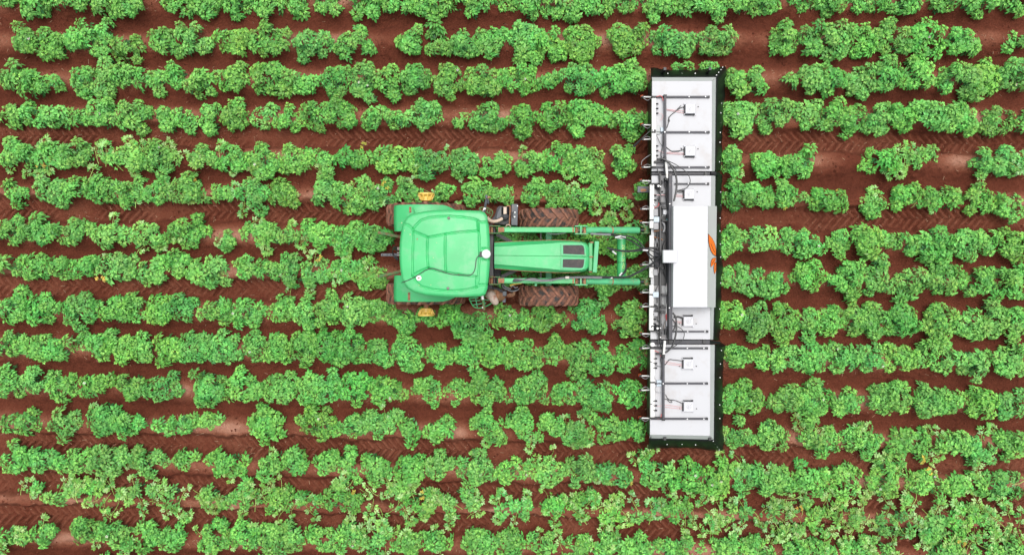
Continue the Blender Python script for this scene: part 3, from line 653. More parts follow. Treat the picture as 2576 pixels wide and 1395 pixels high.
# crumbs of earth and bits of straw lying on the soil
def litter():
    n = 11000; X = RNG.uniform(-13, 13, n); Y = RNG.uniform(-7.3, 7.3, n); Z, D = ground_fields(X[None], Y[None]); Z = Z[0]
    V, F = [], []
    base = [(1, 0, 0), (-.5, .87, 0), (-.5, -.87, 0), (.3, .2, .9), (0, 0, -.6)]
    for x, y, z in zip(X, Y, Z):
        s = RNG.uniform(.007, .032) * (1.5 if RNG.random() < .08 else 1); k = len(V); j = RNG.uniform(.6, 1.3, (5, 3)); a = RNG.uniform(0, 6.28); c, q = math.cos(a), math.sin(a)
        for b, jj in zip(base, j):
            bx, by, bz = b[0] * jj[0], b[1] * jj[1], b[2] * jj[2]
            V.append((x + s * (bx * c - by * q), y + s * (bx * q + by * c), z + s * (.35 + bz)))
        F += [(k, k + 1, k + 3), (k + 1, k + 2, k + 3), (k + 2, k, k + 3), (k + 1, k, k + 4), (k + 2, k + 1, k + 4), (k, k + 2, k + 4)]
    add('soil_crumbs', (V, F), 'clod', label='loose crumbs of red earth scattered over the field', category='soil crumbs', kind='stuff', origin=(0, 0, 0))
    n = 9000; X = RNG.uniform(-13, 13, n); Y = RNG.uniform(-7.3, 7.3, n); Z, D = ground_fields(X[None], Y[None]); Z = Z[0]
    V, F = [], []
    for x, y, z, d in zip(X, Y, Z, D[0]):
        if d < RNG.uniform(-.2, .55): continue
        L = RNG.uniform(.03, .11); w = RNG.uniform(.002, .0048); a = RNG.uniform(0, 6.28); k = len(V)
        c, s = math.cos(a) * L / 2, math.sin(a) * L / 2; nx, ny = -math.sin(a) * w, math.cos(a) * w; t = RNG.uniform(-.008, .008)
        V += [(x - c + nx, y - s + ny, z + .006 - t), (x - c - nx, y - s - ny, z + .006 - t), (x + c - nx, y + s - ny, z + .006 + t), (x + c + nx, y + s + ny, z + .006 + t), (x, y, z + .012)]
        F += [(k, k + 1, k + 4), (k + 1, k + 2, k + 4), (k + 2, k + 3, k + 4), (k + 3, k, k + 4)]
    add('straw_bits', (V, F), 'straw', label='short bits of dry straw scattered on the soil', category='straw', kind='stuff', origin=(0, 0, 0))
litter()

# ------------------------------------------------------------------ tractor
TY = 0.455                       # its centre line
tractor = empty('tractor', (-0.5, TY, 0), 'green farm tractor with muddy tyres and yellow hubs driving between crop rows', 'tractor')

def tyre_profile(r, w):
    h = w / 2
    return [(r * .56, -h * .80), (r * .70, -h * .98), (r * .86, -h * 1.0), (r * .935, -h * .92), (r * .955, -h * .6), (r * .965, 0),
            (r * .955, h * .6), (r * .935, h * .92), (r * .86, h * 1.0), (r * .70, h * .98), (r * .56, h * .80)]
def lug_mesh(r, w, side):
    """one angled cleat of the tread, lying at the top of the wheel: from the middle of the tread to its shoulder"""
    h = w / 2; V, F = [], []; n = 5
    for i in range(n + 1):
        t = i / n; y = side * (-.02 + (h * 1.03 + .02) * t)
        ang = -(t ** .9) * .44 * h / r * 2.1           # swept back towards the shoulder
        drop = 0.0 if t < .75 else (t - .75) / .25 * r * .045
        wd = .026 + .012 * t
        ro = r - drop; ri = r * .94 - drop * 1.4
        for rad, k in ((ri, -1.25), (ro, -1), (ro, 1), (ri, 1.25)):
            a = ang + k * wd / r; V.append((rad * math.sin(a), y, rad * math.cos(a)))
    for i in range(n):
        b = i * 4
        for k in range(3):
            q = (b + k, b + k + 1, b + 5 + k, b + 4 + k); F.append(q if side > 0 else q[::-1])
    F.append((0, 1, 2, 3)); F.append((n * 4 + 3, n * 4 + 2, n * 4 + 1, n * 4))
    me = bpy.data.meshes.new('lug'); me.from_pydata(V, [], F); me.update(); me.materials.append(M['lug'])
    return me
def wheel(cx, cy, r, w, n_lugs, rim, name):
    c = (cx, cy, r - .035)
    wv = lathe([(r * .54, -w * .36), (r * .57, -w * .40), (r * .57, w * .40), (r * .54, w * .36), (r * .50, w * .2), (r * .16, w * .10), (r * .16, -w * .10), (r * .50, -w * .2), (r * .54, -w * .36)], c, 'Y', 32)
    wh = add(name, wv, rim, tractor, smooth=True, origin=c)
    add('tyre', lathe(tyre_profile(r, w), c, 'Y', 56), 'tyre', wh, smooth='all', origin=c)
    lm = {1: lug_mesh(r, w, 1), -1: lug_mesh(r, w, -1)}
    for k in range(n_lugs):
        for sd in (1, -1):
            o = bpy.data.objects.new('lug', lm[sd]); COL.objects.link(o); o.parent = wh
            o.rotation_euler = (0, 2 * math.pi * (k + (.5 if sd < 0 else 0)) / n_lugs, 0)
    return wh
HT = .868
FX, RX = .845, -1.955
TR, HR = .522, .885          # rear axle: centre line and half track
for sy in (1, -1):
    wheel(FX, TY + sy * HT, .69, .44, 19, 'yellow', 'front_wheel')
    rw = wheel(RX, TR + sy * HR, .90, .45, 21, 'yellow', 'rear_wheel')
    yo = TR + sy * (HR + .165)
    prof = [(.10, 0), (.10, .05), (.055, .06), (.055, .16), (.10, .165), (.125, .17), (.13, .26), (.175, .30), (.19, .31), (.19, .345), (.15, .35), (.14, .33), (.05, .32)]
    if sy < 0: prof = [(a, -b) for a, b in prof]
    c = (RX, yo, .865)
    add('hub_extension', lathe(prof[:4], c, 'Y', 16), 'rust', rw, smooth=True)
    hub = add('hub_cup', lathe(prof[3:], c, 'Y', 20), 'yellow', rw, smooth=True)
    for k in range(10):
        a = k * .6283; y0 = yo + sy * .20; y1 = yo + sy * .315
        add('rib', bar((RX + .125 * math.cos(a), y0, .865 + .125 * math.sin(a)), (RX + .182 * math.cos(a), y1, .865 + .182 * math.sin(a)), .03, .022), 'yellow', rw)
# axles and chassis
add('rear_axle', cyl((RX, TR - .78, .86), (RX, TR + .78, .86), .12, 16), 'green_worn', tractor, smooth=True)
fa = add('front_axle', join(bar((FX, TY - .68, .62), (FX, TY + .68, .62), .14, .16), box(FX - .16, FX + .16, TY - .12, TY + .12, .5, .78)), 'green_pale', tractor, bevel=.015)
add('steering_rod', cyl((FX - .18, TY - .6, .62), (FX - .18, TY + .6, .62), .022), 'steel', tractor)
add('chassis', box(-2.3, 1.45, TY - .20, TY + .20, .55, .95), 'blackmetal', tractor, bevel=.02)
add('engine_block', box(-.2, 1.3, TY - .24, TY + .24, .85, 1.35), 'blackmetal', tractor, bevel=.03)
add('fuel_tank', box(-1.25, -.25, TY - .62, TY - .22, .5, .95), 'darkgrey', tractor, bevel=.05)
add('cab_floor', box(-2.1, -.45, TY - .62, TY + .62, .95, 1.12), 'blackmetal', tractor, bevel=.02)

# cab roof with its pressed panels
def chain(pts, z): return [za(x, y, z) for x, y in pts]
RZ = 2.82
up_c = [(226, 700), (229, 600), (236, 520), (248, 440), (262, 385), (300, 320), (350, 290), (480, 262), (600, 250), (850, 249), (1050, 255), (1105, 272), (1132, 310), (1148, 420), (1158, 560), (1163, 690)]
lo_c = [(226, 705), (230, 800), (237, 880), (250, 955), (268, 1005), (310, 1060), (380, 1100), (500, 1130), (700, 1145), (900, 1148), (1060, 1140), (1112, 1120), (1134, 1060), (1150, 920), (1160, 780), (1163, 695)]
UP = chain(up_c, RZ); LO = chain(lo_c, RZ)
GROOVES = [[(265, 385), (320, 405), (362, 440), (369, 480), (364, 720), (360, 930)],
 [(369, 440), (400, 400), (450, 352), (530, 326), (640, 314), (750, 312), (900, 324), (990, 338), (1030, 352), (1060, 374), (1145, 370)],
 [(376, 468), (450, 500), (520, 530), (610, 515), (700, 497), (860, 475), (1038, 464)], [(1030, 360), (1038, 464)],
 [(520, 530), (514, 600), (513, 700), (518, 790), (527, 845)], [(527, 845), (450, 875), (378, 912)],
 [(527, 845), (610, 872), (690, 888), (800, 908), (900, 921), (1020, 936)], [(1020, 936), (1020, 1045)],
 [(700, 500), (698, 690), (706, 885)], [(1040, 375), (1050, 540), (1052, 700), (1046, 860), (1036, 1015)],
 [(362, 930), (400, 990), (450, 1036), (560, 1066), (720, 1082), (900, 1075), (1020, 1046), (1060, 1020), (1135, 1020)],
 [(1083, 645), (1152, 645)], [(1083, 757), (1152, 757)]]
def seg_dist(px, py, poly):
    d = np.full(px.shape, 9.0)
    for a, b in zip(poly[:-1], poly[1:]):
        ax, ay, bx, by = a.x, a.y, b.x, b.y; L = (bx - ax) ** 2 + (by - ay) ** 2 + 1e-12
        t = np.clip(((px - ax) * (bx - ax) + (py - ay) * (by - ay)) / L, 0, 1)
        d = np.minimum(d, np.hypot(px - ax - t * (bx - ax), py - ay - t * (by - ay)))
    return d
def build_roof():
    nx, ny = 170, 150
    x0, x1 = UP[0].x, UP[-1].x
    t = np.linspace(0, 1, nx); xs = x0 + (x1 - x0) * (.5 - .5 * np.cos(np.pi * t)) * .35 + (x1 - x0) * t * .65
    yu = np.interp(xs, [p.x for p in UP], [p.y for p in UP]); yl = np.interp(xs, [p.x for p in LO], [p.y for p in LO])
    v = np.linspace(0, 1, ny); v = .5 - .5 * np.cos(np.pi * v); v = v * .4 + np.linspace(0, 1, ny) * .6
    X = np.repeat(xs[:, None], ny, 1); Y = yl[:, None] + (yu - yl)[:, None] * v[None, :]
    outline = UP + LO[::-1] + [UP[0]]
    de = seg_dist(X, Y, outline)
    u = (X - x0) / (x1 - x0) * 2 - 1; w = (Y - TY + .02) / .9
    Z = RZ + .055 * (1 - u ** 2) + .05 * (1 - w ** 2)
    Z -= .05 * (1 - np.clip(de / .06, 0, 1)) ** 2
    for gq in GROOVES:
        d = seg_dist(X, Y, [za(a, b, RZ + .05) for a, b in gq])
        Z -= .026 * np.exp(-(d / .019) ** 4)
    V = np.stack([X.ravel(), Y.ravel(), Z.ravel()], 1).tolist(); F = []
    i = np.arange(nx * ny).reshape(nx, ny)
    for a in range(nx - 1):
        for b in range(ny - 1): F.append((i[a, b], i[a + 1, b], i[a + 1, b + 1], i[a, b + 1]))
    ring = list(i[:, 0]) + list(i[-1, 1:]) + list(i[-2::-1, -1]) + list(i[0, -2:0:-1])
    k = len(V); n = len(ring)
    for q in ring: p = V[q]; V.append((p[0] * .995 + -.0068, (p[1] - TY) * .985 + TY, RZ - .20))
    for j in range(n): F.append((ring[(j + 1) % n], ring[j], k + j, k + (j + 1) % n))
    F.append(tuple(range(k + n - 1, k - 1, -1)))
    return add('cab_roof', (V, F), 'roof', tractor, smooth=True)
roof = build_roof()
def roof_z(p): 
    u = (p.x - UP[0].x) / (UP[-1].x - UP[0].x) * 2 - 1; w = (p.y - TY + .02) / .9
    return RZ + .055 * (1 - u ** 2) + .05 * (1 - w ** 2)
def on_roof(x, y, h=0.0):
    p = za(x, y, RZ + .07); p.z = roof_z(p) + h; return p
add('satellite_receiver', lathe([(.088, 0), (.092, .03), (.088, .06), (.066, .085), (.03, .095), (.002, .097)], on_roof(1122, 703, .012), 'Z', 28), 'receiver', roof, smooth=True)
c = on_roof(1070, 706); add('receiver_bracket', box(c.x - .03, c.x + .05, c.y - .055, c.y + .055, c.z - .01, c.z + .022), 'black', roof, bevel=.004)
add('antenna_cable', tube([on_roof(x, y, .010) for x, y in ((1062, 705), (1022, 750), (1011, 830), (993, 888), (950, 920), (870, 920), (750, 908), (640, 872), (570, 852), (500, 868), (420, 918), (330, 966), (245, 998))], .0085, 6), 'rubber_hose', roof, smooth=True)
for x, y in ((735, 333), (728, 1056)): add('roof_knob', lathe([(.03, 0), (.03, .012), (.018, .02), (.016, .035), (.002, .04)], on_roof(x, y), 'Z', 14), 'steel', roof, smooth=True)
add('washer', lathe([(.052, 0), (.052, .006), (.002, .007)], on_roof(427, 950), 'Z', 20), 'pvc', roof)
add('bolt', lathe([(.018, 0), (.018, .014), (.002, .016)], on_roof(427, 950, .006), 'Z', 8), 'rust', roof)
for x, y, r_, m_ in ((410, 548, .016, 'rust'), (336, 500, .016, 'stain'), (277, 458, .011, 'stain'), (578, 740, .012, 'stain'), (428, 1022, .012, 'stain'), (245, 380, .016, 'stain'), (700, 893, .012, 'rust'), (840, 915, .012, 'rust'), (550, 1020, .010, 'stain'), (612, 587, .008, 'stain')):
    c = on_roof(x, y, .0); n_ = 9
    pts = [(c.x + r_ * random.uniform(.7, 1.2) * math.cos(a * 6.283 / n_), c.y + r_ * random.uniform(.7, 1.2) * math.sin(a * 6.283 / n_)) for a in range(n_)]
    add('stain', prism(pts, c.z - .01, c.z + .003), m_, roof)
# cab body under the roof
for x in (-2.08, -1.45, -.62):
    for sy in (1, -1): add('cab_pillar', bar((x, TY + sy * .68, 1.1), (x + (.05 if x < -1 else -.02), TY + sy * .62, 2.66), .07, .07), 'blackmetal', tractor, bevel=.01)
for sy in (1, -1): add('side_window', slab([(-2.03, TY + sy * .69, 1.15), (-.66, TY + sy * .69, 1.15), (-.66, TY + sy * .63, 2.62), (-2.0, TY + sy * .63, 2.62)], .008), 'glass', tractor)
add('windscreen', slab([(-.50, TY - .60, 1.5), (-.50, TY + .60, 1.5), (-.60, TY + .58, 2.64), (-.60, TY - .58, 2.64)], .008), 'glass', tractor)
add('rear_window', slab([(-2.10, TY - .62, 1.3), (-2.10, TY + .62, 1.3), (-2.03, TY + .6, 2.62), (-2.03, TY - .6, 2.62)], .008), 'glass', tractor)
add('firewall', box(-.50, -.40, TY - .60, TY + .60, .95, 1.62), 'blackmetal', tractor, bevel=.01)
add('cab_cowl', box(-.62, -.42, TY - .74, TY + .74, 1.10, 1.36), 'black', tractor, bevel=.02)
add('seat', join(box(-1.75, -1.25, TY - .26, TY + .26, 1.3, 1.45), box(-1.83, -1.72, TY - .26, TY + .26, 1.45, 2.05)), 'black', tractor, bevel=.03)
# rear fenders: arched sheets over the tyres
def fender(sy):
    yin, you = TR + sy * .487, TR + sy * 1.035
    V, F = [], []; n = 16; sect = [(yin, -.10), (yin, 0), (yin + sy * .20, .012), (you - sy * .06, .012), (you, -.005), (you, -.05)]
    for i in range(n + 1):
        a = R(126) + (R(22) - R(126)) * i / n
        rr = .985
        taper = 0 if a > R(58) else (R(58) - a) / R(36) * .20
        for (y, h) in sect:
            yy = y if y == yin else y - sy * taper * (1 if abs(y - you) < .001 else .6)
            V.append((RX - .02 + (rr + h) * math.cos(a), yy, .865 + (rr + h) * math.sin(a)))
    m_ = len(sect)
    for i in range(n):
        for k in range(m_ - 1): 
            q = (i * m_ + k, i * m_ + k + 1, (i + 1) * m_ + k + 1, (i + 1) * m_ + k); F.append(q if sy > 0 else q[::-1])
    o = add('fender', (V, F), 'roof', tractor, smooth=True)
    sd = o.modifiers.new('sheet', 'SOLIDIFY'); sd.thickness = .012; sd.offset = -1
    return o
fu = fender(1); fl = fender(-1)
def onf(p, dz=.02):
    r = .985; x = p.x - (RX - .02); z = .865 + math.sqrt(max(.05, r * r - x * x)); return Vector((p.x, p.y, z + dz))
for fd, a, b in ((fu, (347, 222), (347, 282)), (fl, (334, 1096), (334, 1180))):
    p = onf(za(a[0], a[1], 1.72)); q = onf(za(b[0], b[1], 1.72))
    add('lamp_bracket', bar(p, q, .05, .025), 'rust', fd, bevel=.004)
    for t in (.18, .82): add('bolt', lathe([(.010, 0), (.010, .012)], p.lerp(q, t) + Vector((0, 0, .012)), 'Z', 8), 'black', fd)
for fd, y in ((fu, 358), (fl, 1040)):
    p = onf(za(180, y, 1.6), .004); q = onf(za(265, y, 1.75), .004)
    add('fender_seam', bar(p, q, .014, .012), 'green', fd)
add('fender_strut', bar(onf(za(372, 228, 1.75), .03), onf(za(392, 285, 1.75), .10), .018, .018), 'green', fu)

# hood
def hood():
    rows = [  # x(zoom), centre, half width outer, half of the raised flat, height of flat, height of edge
     (160, 718, 134, 92, 1.84, 1.76), (300, 720, 143, 100, 1.84, 1.75), (500, 722, 155, 116, 1.83, 1.73), (700, 724, 163, 130, 1.815, 1.71), (840, 726, 166, 143, 1.80, 1.70),
     (960, 728, 164, 147, 1.785, 1.68), (1060, 729, 158, 143, 1.765, 1.66), (1105, 729, 148, 128, 1.745, 1.64), (1130, 729, 128, 106, 1.71, 1.60), (1142, 729, 104, 84, 1.64, 1.52)]
    V, F = [], []; K = 0
    for x, c, ho, hf, zf_, ze_ in rows:
        prof = []
        for sg in (-1, 1):
            pr = [(ho * 1.0, 1.22), (ho * 1.0, ze_ - .03), (ho * .985, ze_), (hf + 5, zf_ - .040), (hf - 3, zf_), (hf * .5, zf_ + .002), (3, zf_ + .003)]
            if sg > 0: pr = [(0, zf_ - .012)] + pr[::-1]
            for w, z in pr: prof.append(zb(x, c + sg * w, 1.75)[:2] + (z,))
        V += prof; K = len(prof)
    n = len(rows)
    for i in range(n - 1):
        for k in range(K - 1): F.append((i * K + k, i * K + k + 1, (i + 1) * K + k + 1, (i + 1) * K + k)[::-1])
    F.append(tuple(range(K))[::-1]); F.append(tuple(range((n - 1) * K, n * K)))
    b = [v for v in V]
    return add('hood', (V, F), 'roof', tractor, smooth=True)
hd = hood()
for sg in (-1, 1):      # worn lower lips of the hood
    add('worn_lip', tube([Vector(zb(x, c_ + sg * w_, 1.75)[:2] + (z_,)) for x, c_, w_, z_ in ((165, 718, 136, 1.745), (300, 720, 145, 1.735), (500, 722, 157, 1.715), (700, 724, 165, 1.695), (840, 726, 168, 1.685), (960, 728, 166, 1.665), (1050, 729, 160, 1.645))], .007, 5), 'rust', hd)
hd.data.materials.clear(); hd.data.materials.append(M['roof'])
def on_hood(x, y, dz=0): 
    z = 1.80 - (x - 840) / 270 * .045 + .012 + dz
    return zb(x, y, 1.8)[:2] + (z,)
for cy, oy0, oy1, pts, opts in ((660, 0, 0, [(868, 612), (1060, 610), (1080, 622), (1088, 650), (1091, 710), (868, 702)], [(846, 602), (1062, 598), (1090, 612), (1102, 648), (1106, 724), (848, 716)]),
                     (800, 0, 0, [(866, 756), (1088, 756), (1084, 800), (1076, 836), (1056, 849), (862, 840)], [(848, 744), (1103, 744), (1098, 806), (1088, 848), (1060, 862), (846, 856)])):
    V = [on_hood(x, y, .006) for x, y in opts] + [on_hood(x, y, .024) for x, y in opts] + [on_hood(x, y, .024) for x, y in pts] + [on_hood(x, y, .006) for x, y in pts]
    n = 6; F = []
    for i in range(n):
        j = (i + 1) % n
        for r0 in (0, n, 2 * n): F.append((r0 + i, r0 + j, r0 + n + j, r0 + n + i))
    gr = add('vent_frame', (V, F), 'green_pale', hd)
    V = [on_hood(x, y, .004) for x, y in pts]; add('vent_mesh', slab(V, .006), 'grille', gr)
    sl = []
    xs0 = pts[0][0]; xe = max(p[0] for p in pts)
    ylo = min(p[1] for p in pts) + 4; yhi = max(p[1] for p in pts) - 4
    k = xs0 + 8
    while k < xe - 14:
        sl.append(bar(on_hood(k, ylo + 2 + max(0, k - 1050) * .4, .011), on_hood(k, yhi - 2 - max(0, k - 1050) * .4, .011), .008, .010)); k += 11
    add('vent_louvres', join(*sl), 'darkgrey', gr, kind='stuff')
# front: radiator shell nose and guard
a = zb(1142, 640, 1.5); b = zb(1190, 815, 1.5)
add('radiator_shell', boxp(zb(1132, 585, 1.5), zb(1178, 880, 1.5), .95, 1.46), 'green', tractor, bevel=.02)
for q in ((1150, 575, 1180, 590), (1140, 725, 1180, 740), (1135, 880, 1172, 892)): add('nose_rail', boxp(zb(q[0], q[1], 1.45), zb(q[2], q[3], 1.45), 1.38, 1.47), 'rust', tractor)
g0 = [zb(1192, 568, 1.5), zb(1240, 572, 1.5), zb(1216, 895, 1.5), zb(1170, 892, 1.5)]
add('front_guard', prism([(p.x, p.y) for p in g0], .8, 1.52), 'green', tractor, bevel=.012)
g1 = [zb(1200, 572, 1.52), zb(1238, 574, 1.52), zb(1214, 890, 1.52), zb(1176, 888, 1.52)]
add('guard_cap', prism([(p.x, p.y) for p in g1], 1.523, 1.54), 'green_pale', tractor)
add('front_weight', box(1.35, 1.75, TY - .25, TY + .25, .5, .85), 'green_worn', tractor, bevel=.03)

# air cleaner, tool box and pipe on the far side
ZK = 1.35
ac = add('air_cleaner', prism([tuple(zk(x, y, ZK)[:2]) for x, y in ((640, 560), (740, 500), (880, 520), (900, 560), (1060, 600), (1080, 700), (1080, 1120), (900, 1180), (560, 1150), (440, 980), (540, 860), (600, 720))], .80, ZK), 'darkgrey', tractor, bevel=.03)
add('moulded_ridge', prism([tuple(zk(x, y, ZK)[:2]) for x, y in ((760, 530), (860, 560), (840, 780), (800, 900), (640, 1000), (600, 940), (640, 760))], ZK - .02, ZK + .05), 'greybox', ac, bevel=.015)
p = zk(920, 890, 1.45); add('canister_cap', lathe([(.075, -.2), (.078, -.02), (.07, .02), (.03, .045), (.002, .05)], p, 'Z', 18), 'darkgrey', ac, smooth=True)
p = zk(930, 660, 1.42); add('canister', cyl(zk(930, 560, 1.40), zk(930, 800, 1.40), .085, 16), 'black', ac, smooth=True)
add('strap', prism([tuple(zk(x, y, 1.5)[:2]) for x, y in ((868, 540), (982, 540), (978, 790), (868, 800))], 1.475, 1.50), 'cream', ac, bevel=.006)
add('intake_pipe', tube([zk(x, y, z) for x, y, z in ((300, 930, 1.62), (370, 1010, 1.58), (480, 1055, 1.55), (610, 1050, 1.53), (730, 1010, 1.50), (820, 955, 1.47))], .038, 12), 'cream', ac, smooth=True)
add('side_rail', tube([zk(x, y, 1.45) for x, y in ((975, 520), (1030, 508), (1095, 520), (1098, 700), (1085, 900), (1075, 1150))], .013, 8), 'rust', tractor, smooth=True)
tb = add('tool_box', prism([tuple(zk(x, y, 1.42)[:2]) for x, y in ((1150, 435), (1385, 440), (1365, 1205), (1135, 1190))], .95, 1.42), 'greybox', tractor, bevel=.012)
add('handle', tube([zk(x, y, 1.45) for x, y in ((1235, 715), (1195, 745), (1190, 820), (1192, 890), (1230, 925))], .010, 6), 'black', tb)
for x, y in ((1268, 740), (1258, 898)):
    p = zk(x, y, 1.42); add('latch', lathe([(.022, 0), (.024, .01), (.012, .022), (.002, .024)], p, 'Z', 8), 'rivet', tb)
p = zk(1362, 510, 1.421); add('rivet', lathe([(.014, 0), (.010, .008)], p, 'Z', 8), 'rivet', tb)
# mirror and step frame on the far side
mu = add('mirror_arm', tube([zk(200, 690, 2.3), zk(215, 610, 2.2), zk(230, 470, 2.05), zk(265, 300, 2.0)], .026, 8), 'greybox', tractor, smooth=True)
add('arm_collar', cyl(zk(180, 700, 2.28), zk(205, 600, 2.24), .032, 10), 'pvc', mu, smooth=True)
add('mirror', prism([tuple(zk(x, y, 2.05)[:2]) for x, y in ((215, 105), (310, 120), (330, 230), (360, 330), (350, 430), (285, 420), (300, 300), (215, 230))], 1.80, 2.05), 'greybox', mu, bevel=.02)
add('mirror_hinge', tube([zk(310, 240, 2.07), zk(345, 190, 2.07), (zk(385, 200, 2.07)), zk(410, 210, 2.05)], .016, 6), 'rust', mu)
step = add('step_frame', tube([zk(x, y, 1.15) for x, y in ((20, 640), (50, 570), (200, 560), (350, 600), (470, 680), (480, 800), (420, 900), (380, 940), (250, 900), (120, 700), (20, 660))], .016, 7), 'green_worn', tractor, smooth=True)
for q in (((240, 580), (230, 700)), ((250, 720), (430, 800)), ((320, 600), (300, 720)), ((400, 640), (380, 740))):
    add('rung', cyl(zk(q[0][0], q[0][1], 1.14), zk(q[1][0], q[1][1], 1.14), .013, 6), 'green_worn', step)
# near side: exhaust, mirror, step
ex = add('exhaust_can', tube([zj(560, 900, .95), zj(470, 870, 1.15), zj(340, 850, 1.35)], .12, 20), 'rust', tractor, smooth=True)
add('exhaust_elbow', tube([zj(220, 850, 1.40), zj(225, 880, 1.62), zj(280, 960, 1.72), zj(360, 1080, 1.70), zj(395, 1130, 1.66)], [.11, .072], 18), 'exhaust', ex, smooth=True)
add('exhaust_collar', lathe([(.10, -.06), (.122, -.03), (.122, .03), (.10, .06)], zj(225, 850, 1.42), 'Z', 20), 'rust', ex, smooth=True)
add('heat_shield', tube([zj(150, 720, 1.25), zj(280, 650, 1.3), zj(430, 660, 1.3), zj(600, 720, 1.25)], .045, 8), 'darkgrey', tractor, smooth=True)
add('battery_box', boxp(zj(620, 720, 1.2), zj(780, 900, 1.2), .85, 1.2), 'greybox', tractor, bevel=.015)
add('step_tread', boxp(zj(625, 960, .95), zj(750, 1130, .95), .8, .95), 'greybox', tractor, bevel=.012)
for k in range(3):
    d = k * 40
    add('brake_line', tube([zj(800, 920 - d, .95), zj(1000 - d * .4, 900 - d, .95), zj(1060 - d * .3, 840 - d, .96), zj(1080 - d * .2, 700, .97)], .011, 6), 'rust', tractor, smooth=True)
sl_ = add('step_ladder', tube([za(x, y, 1.15) for x, y in ((945, 1160), (990, 1240), (1060, 1258), (1150, 1225), (1180, 1190), (1120, 1140), (1060, 1125), (1000, 1150), (945, 1160))], .014, 7), 'green', tractor, smooth=True)
for q in (((960, 1185), (1060, 1180)), ((985, 1225), (1120, 1205)), ((1010, 1150), (1030, 1250)), ((1090, 1135), (1110, 1240)), ((960, 1160), (1040, 1152)), ((1060, 1160), (1150, 1180))):
    add('rung', cyl(za(q[0][0], q[0][1], 1.14), za(q[1][0], q[1][1], 1.14), .010, 6), 'green_pale', sl_)
ml_ = add('mirror_arm', tube([za(1075, 1130, 2.1), za(1085, 1170, 2.1), za(1095, 1230, 2.05), za(1100, 1275, 2.0)], .024, 8), 'green_worn', tractor, smooth=True)
add('arm_collar', cyl(za(1080, 1135, 2.12), za(1086, 1172, 2.12), .030, 10), 'pvc', ml_, smooth=True)
add('mirror', boxp(za(1082, 1225, 2.0), za(1108, 1278, 2.0), 1.7, 2.0), 'greybox', ml_, bevel=.012)
add('ball_joint', lathe([(.002, .0), (.02, .008), (.025, .025), (.018, .042), (.002, .05)], za(1088, 1250, 2.0), 'Z', 12), 'pvc', ml_, smooth=True)
# rear linkage
add('drawbar', prism([tuple(za(x, y, .6)[:2]) for x, y in ((35, 697), (330, 692), (330, 728), (35, 724))], .55, .60), 'greybox', tractor, bevel=.006)
for x in (52, 100, 135): add('pin_hole', lathe([(.016, 0), (.016, .004)], za(x, 711, .601), 'Z', 10), 'black', tractor)
for y0_, y1_ in ((480, 545), (935, 860)):
    add('lower_link', bar(za(10, y0_, .55), za(330, y1_, .75), .07, .09), 'green_worn', tractor, bevel=.01)
for k, y in enumerate((640, 655, 690, 715)):
    p = za(205, y, 1.3); add('hydraulic_coupler', cyl(p, p + Vector((.14, 0, 0)), .020, 10), 'steel', tractor, smooth=True)
for k in range(3):
    add('rear_hose', tube([za(215, 640 + 20 * k, 1.3), za(170, 630 + 10 * k, 1.15), za(155, 680, 1.0), za(170, 730 - 8 * k, .95), za(215, 770 - 10 * k, 1.0)], .013, 6), 'rubber_hose', tractor, smooth=True)

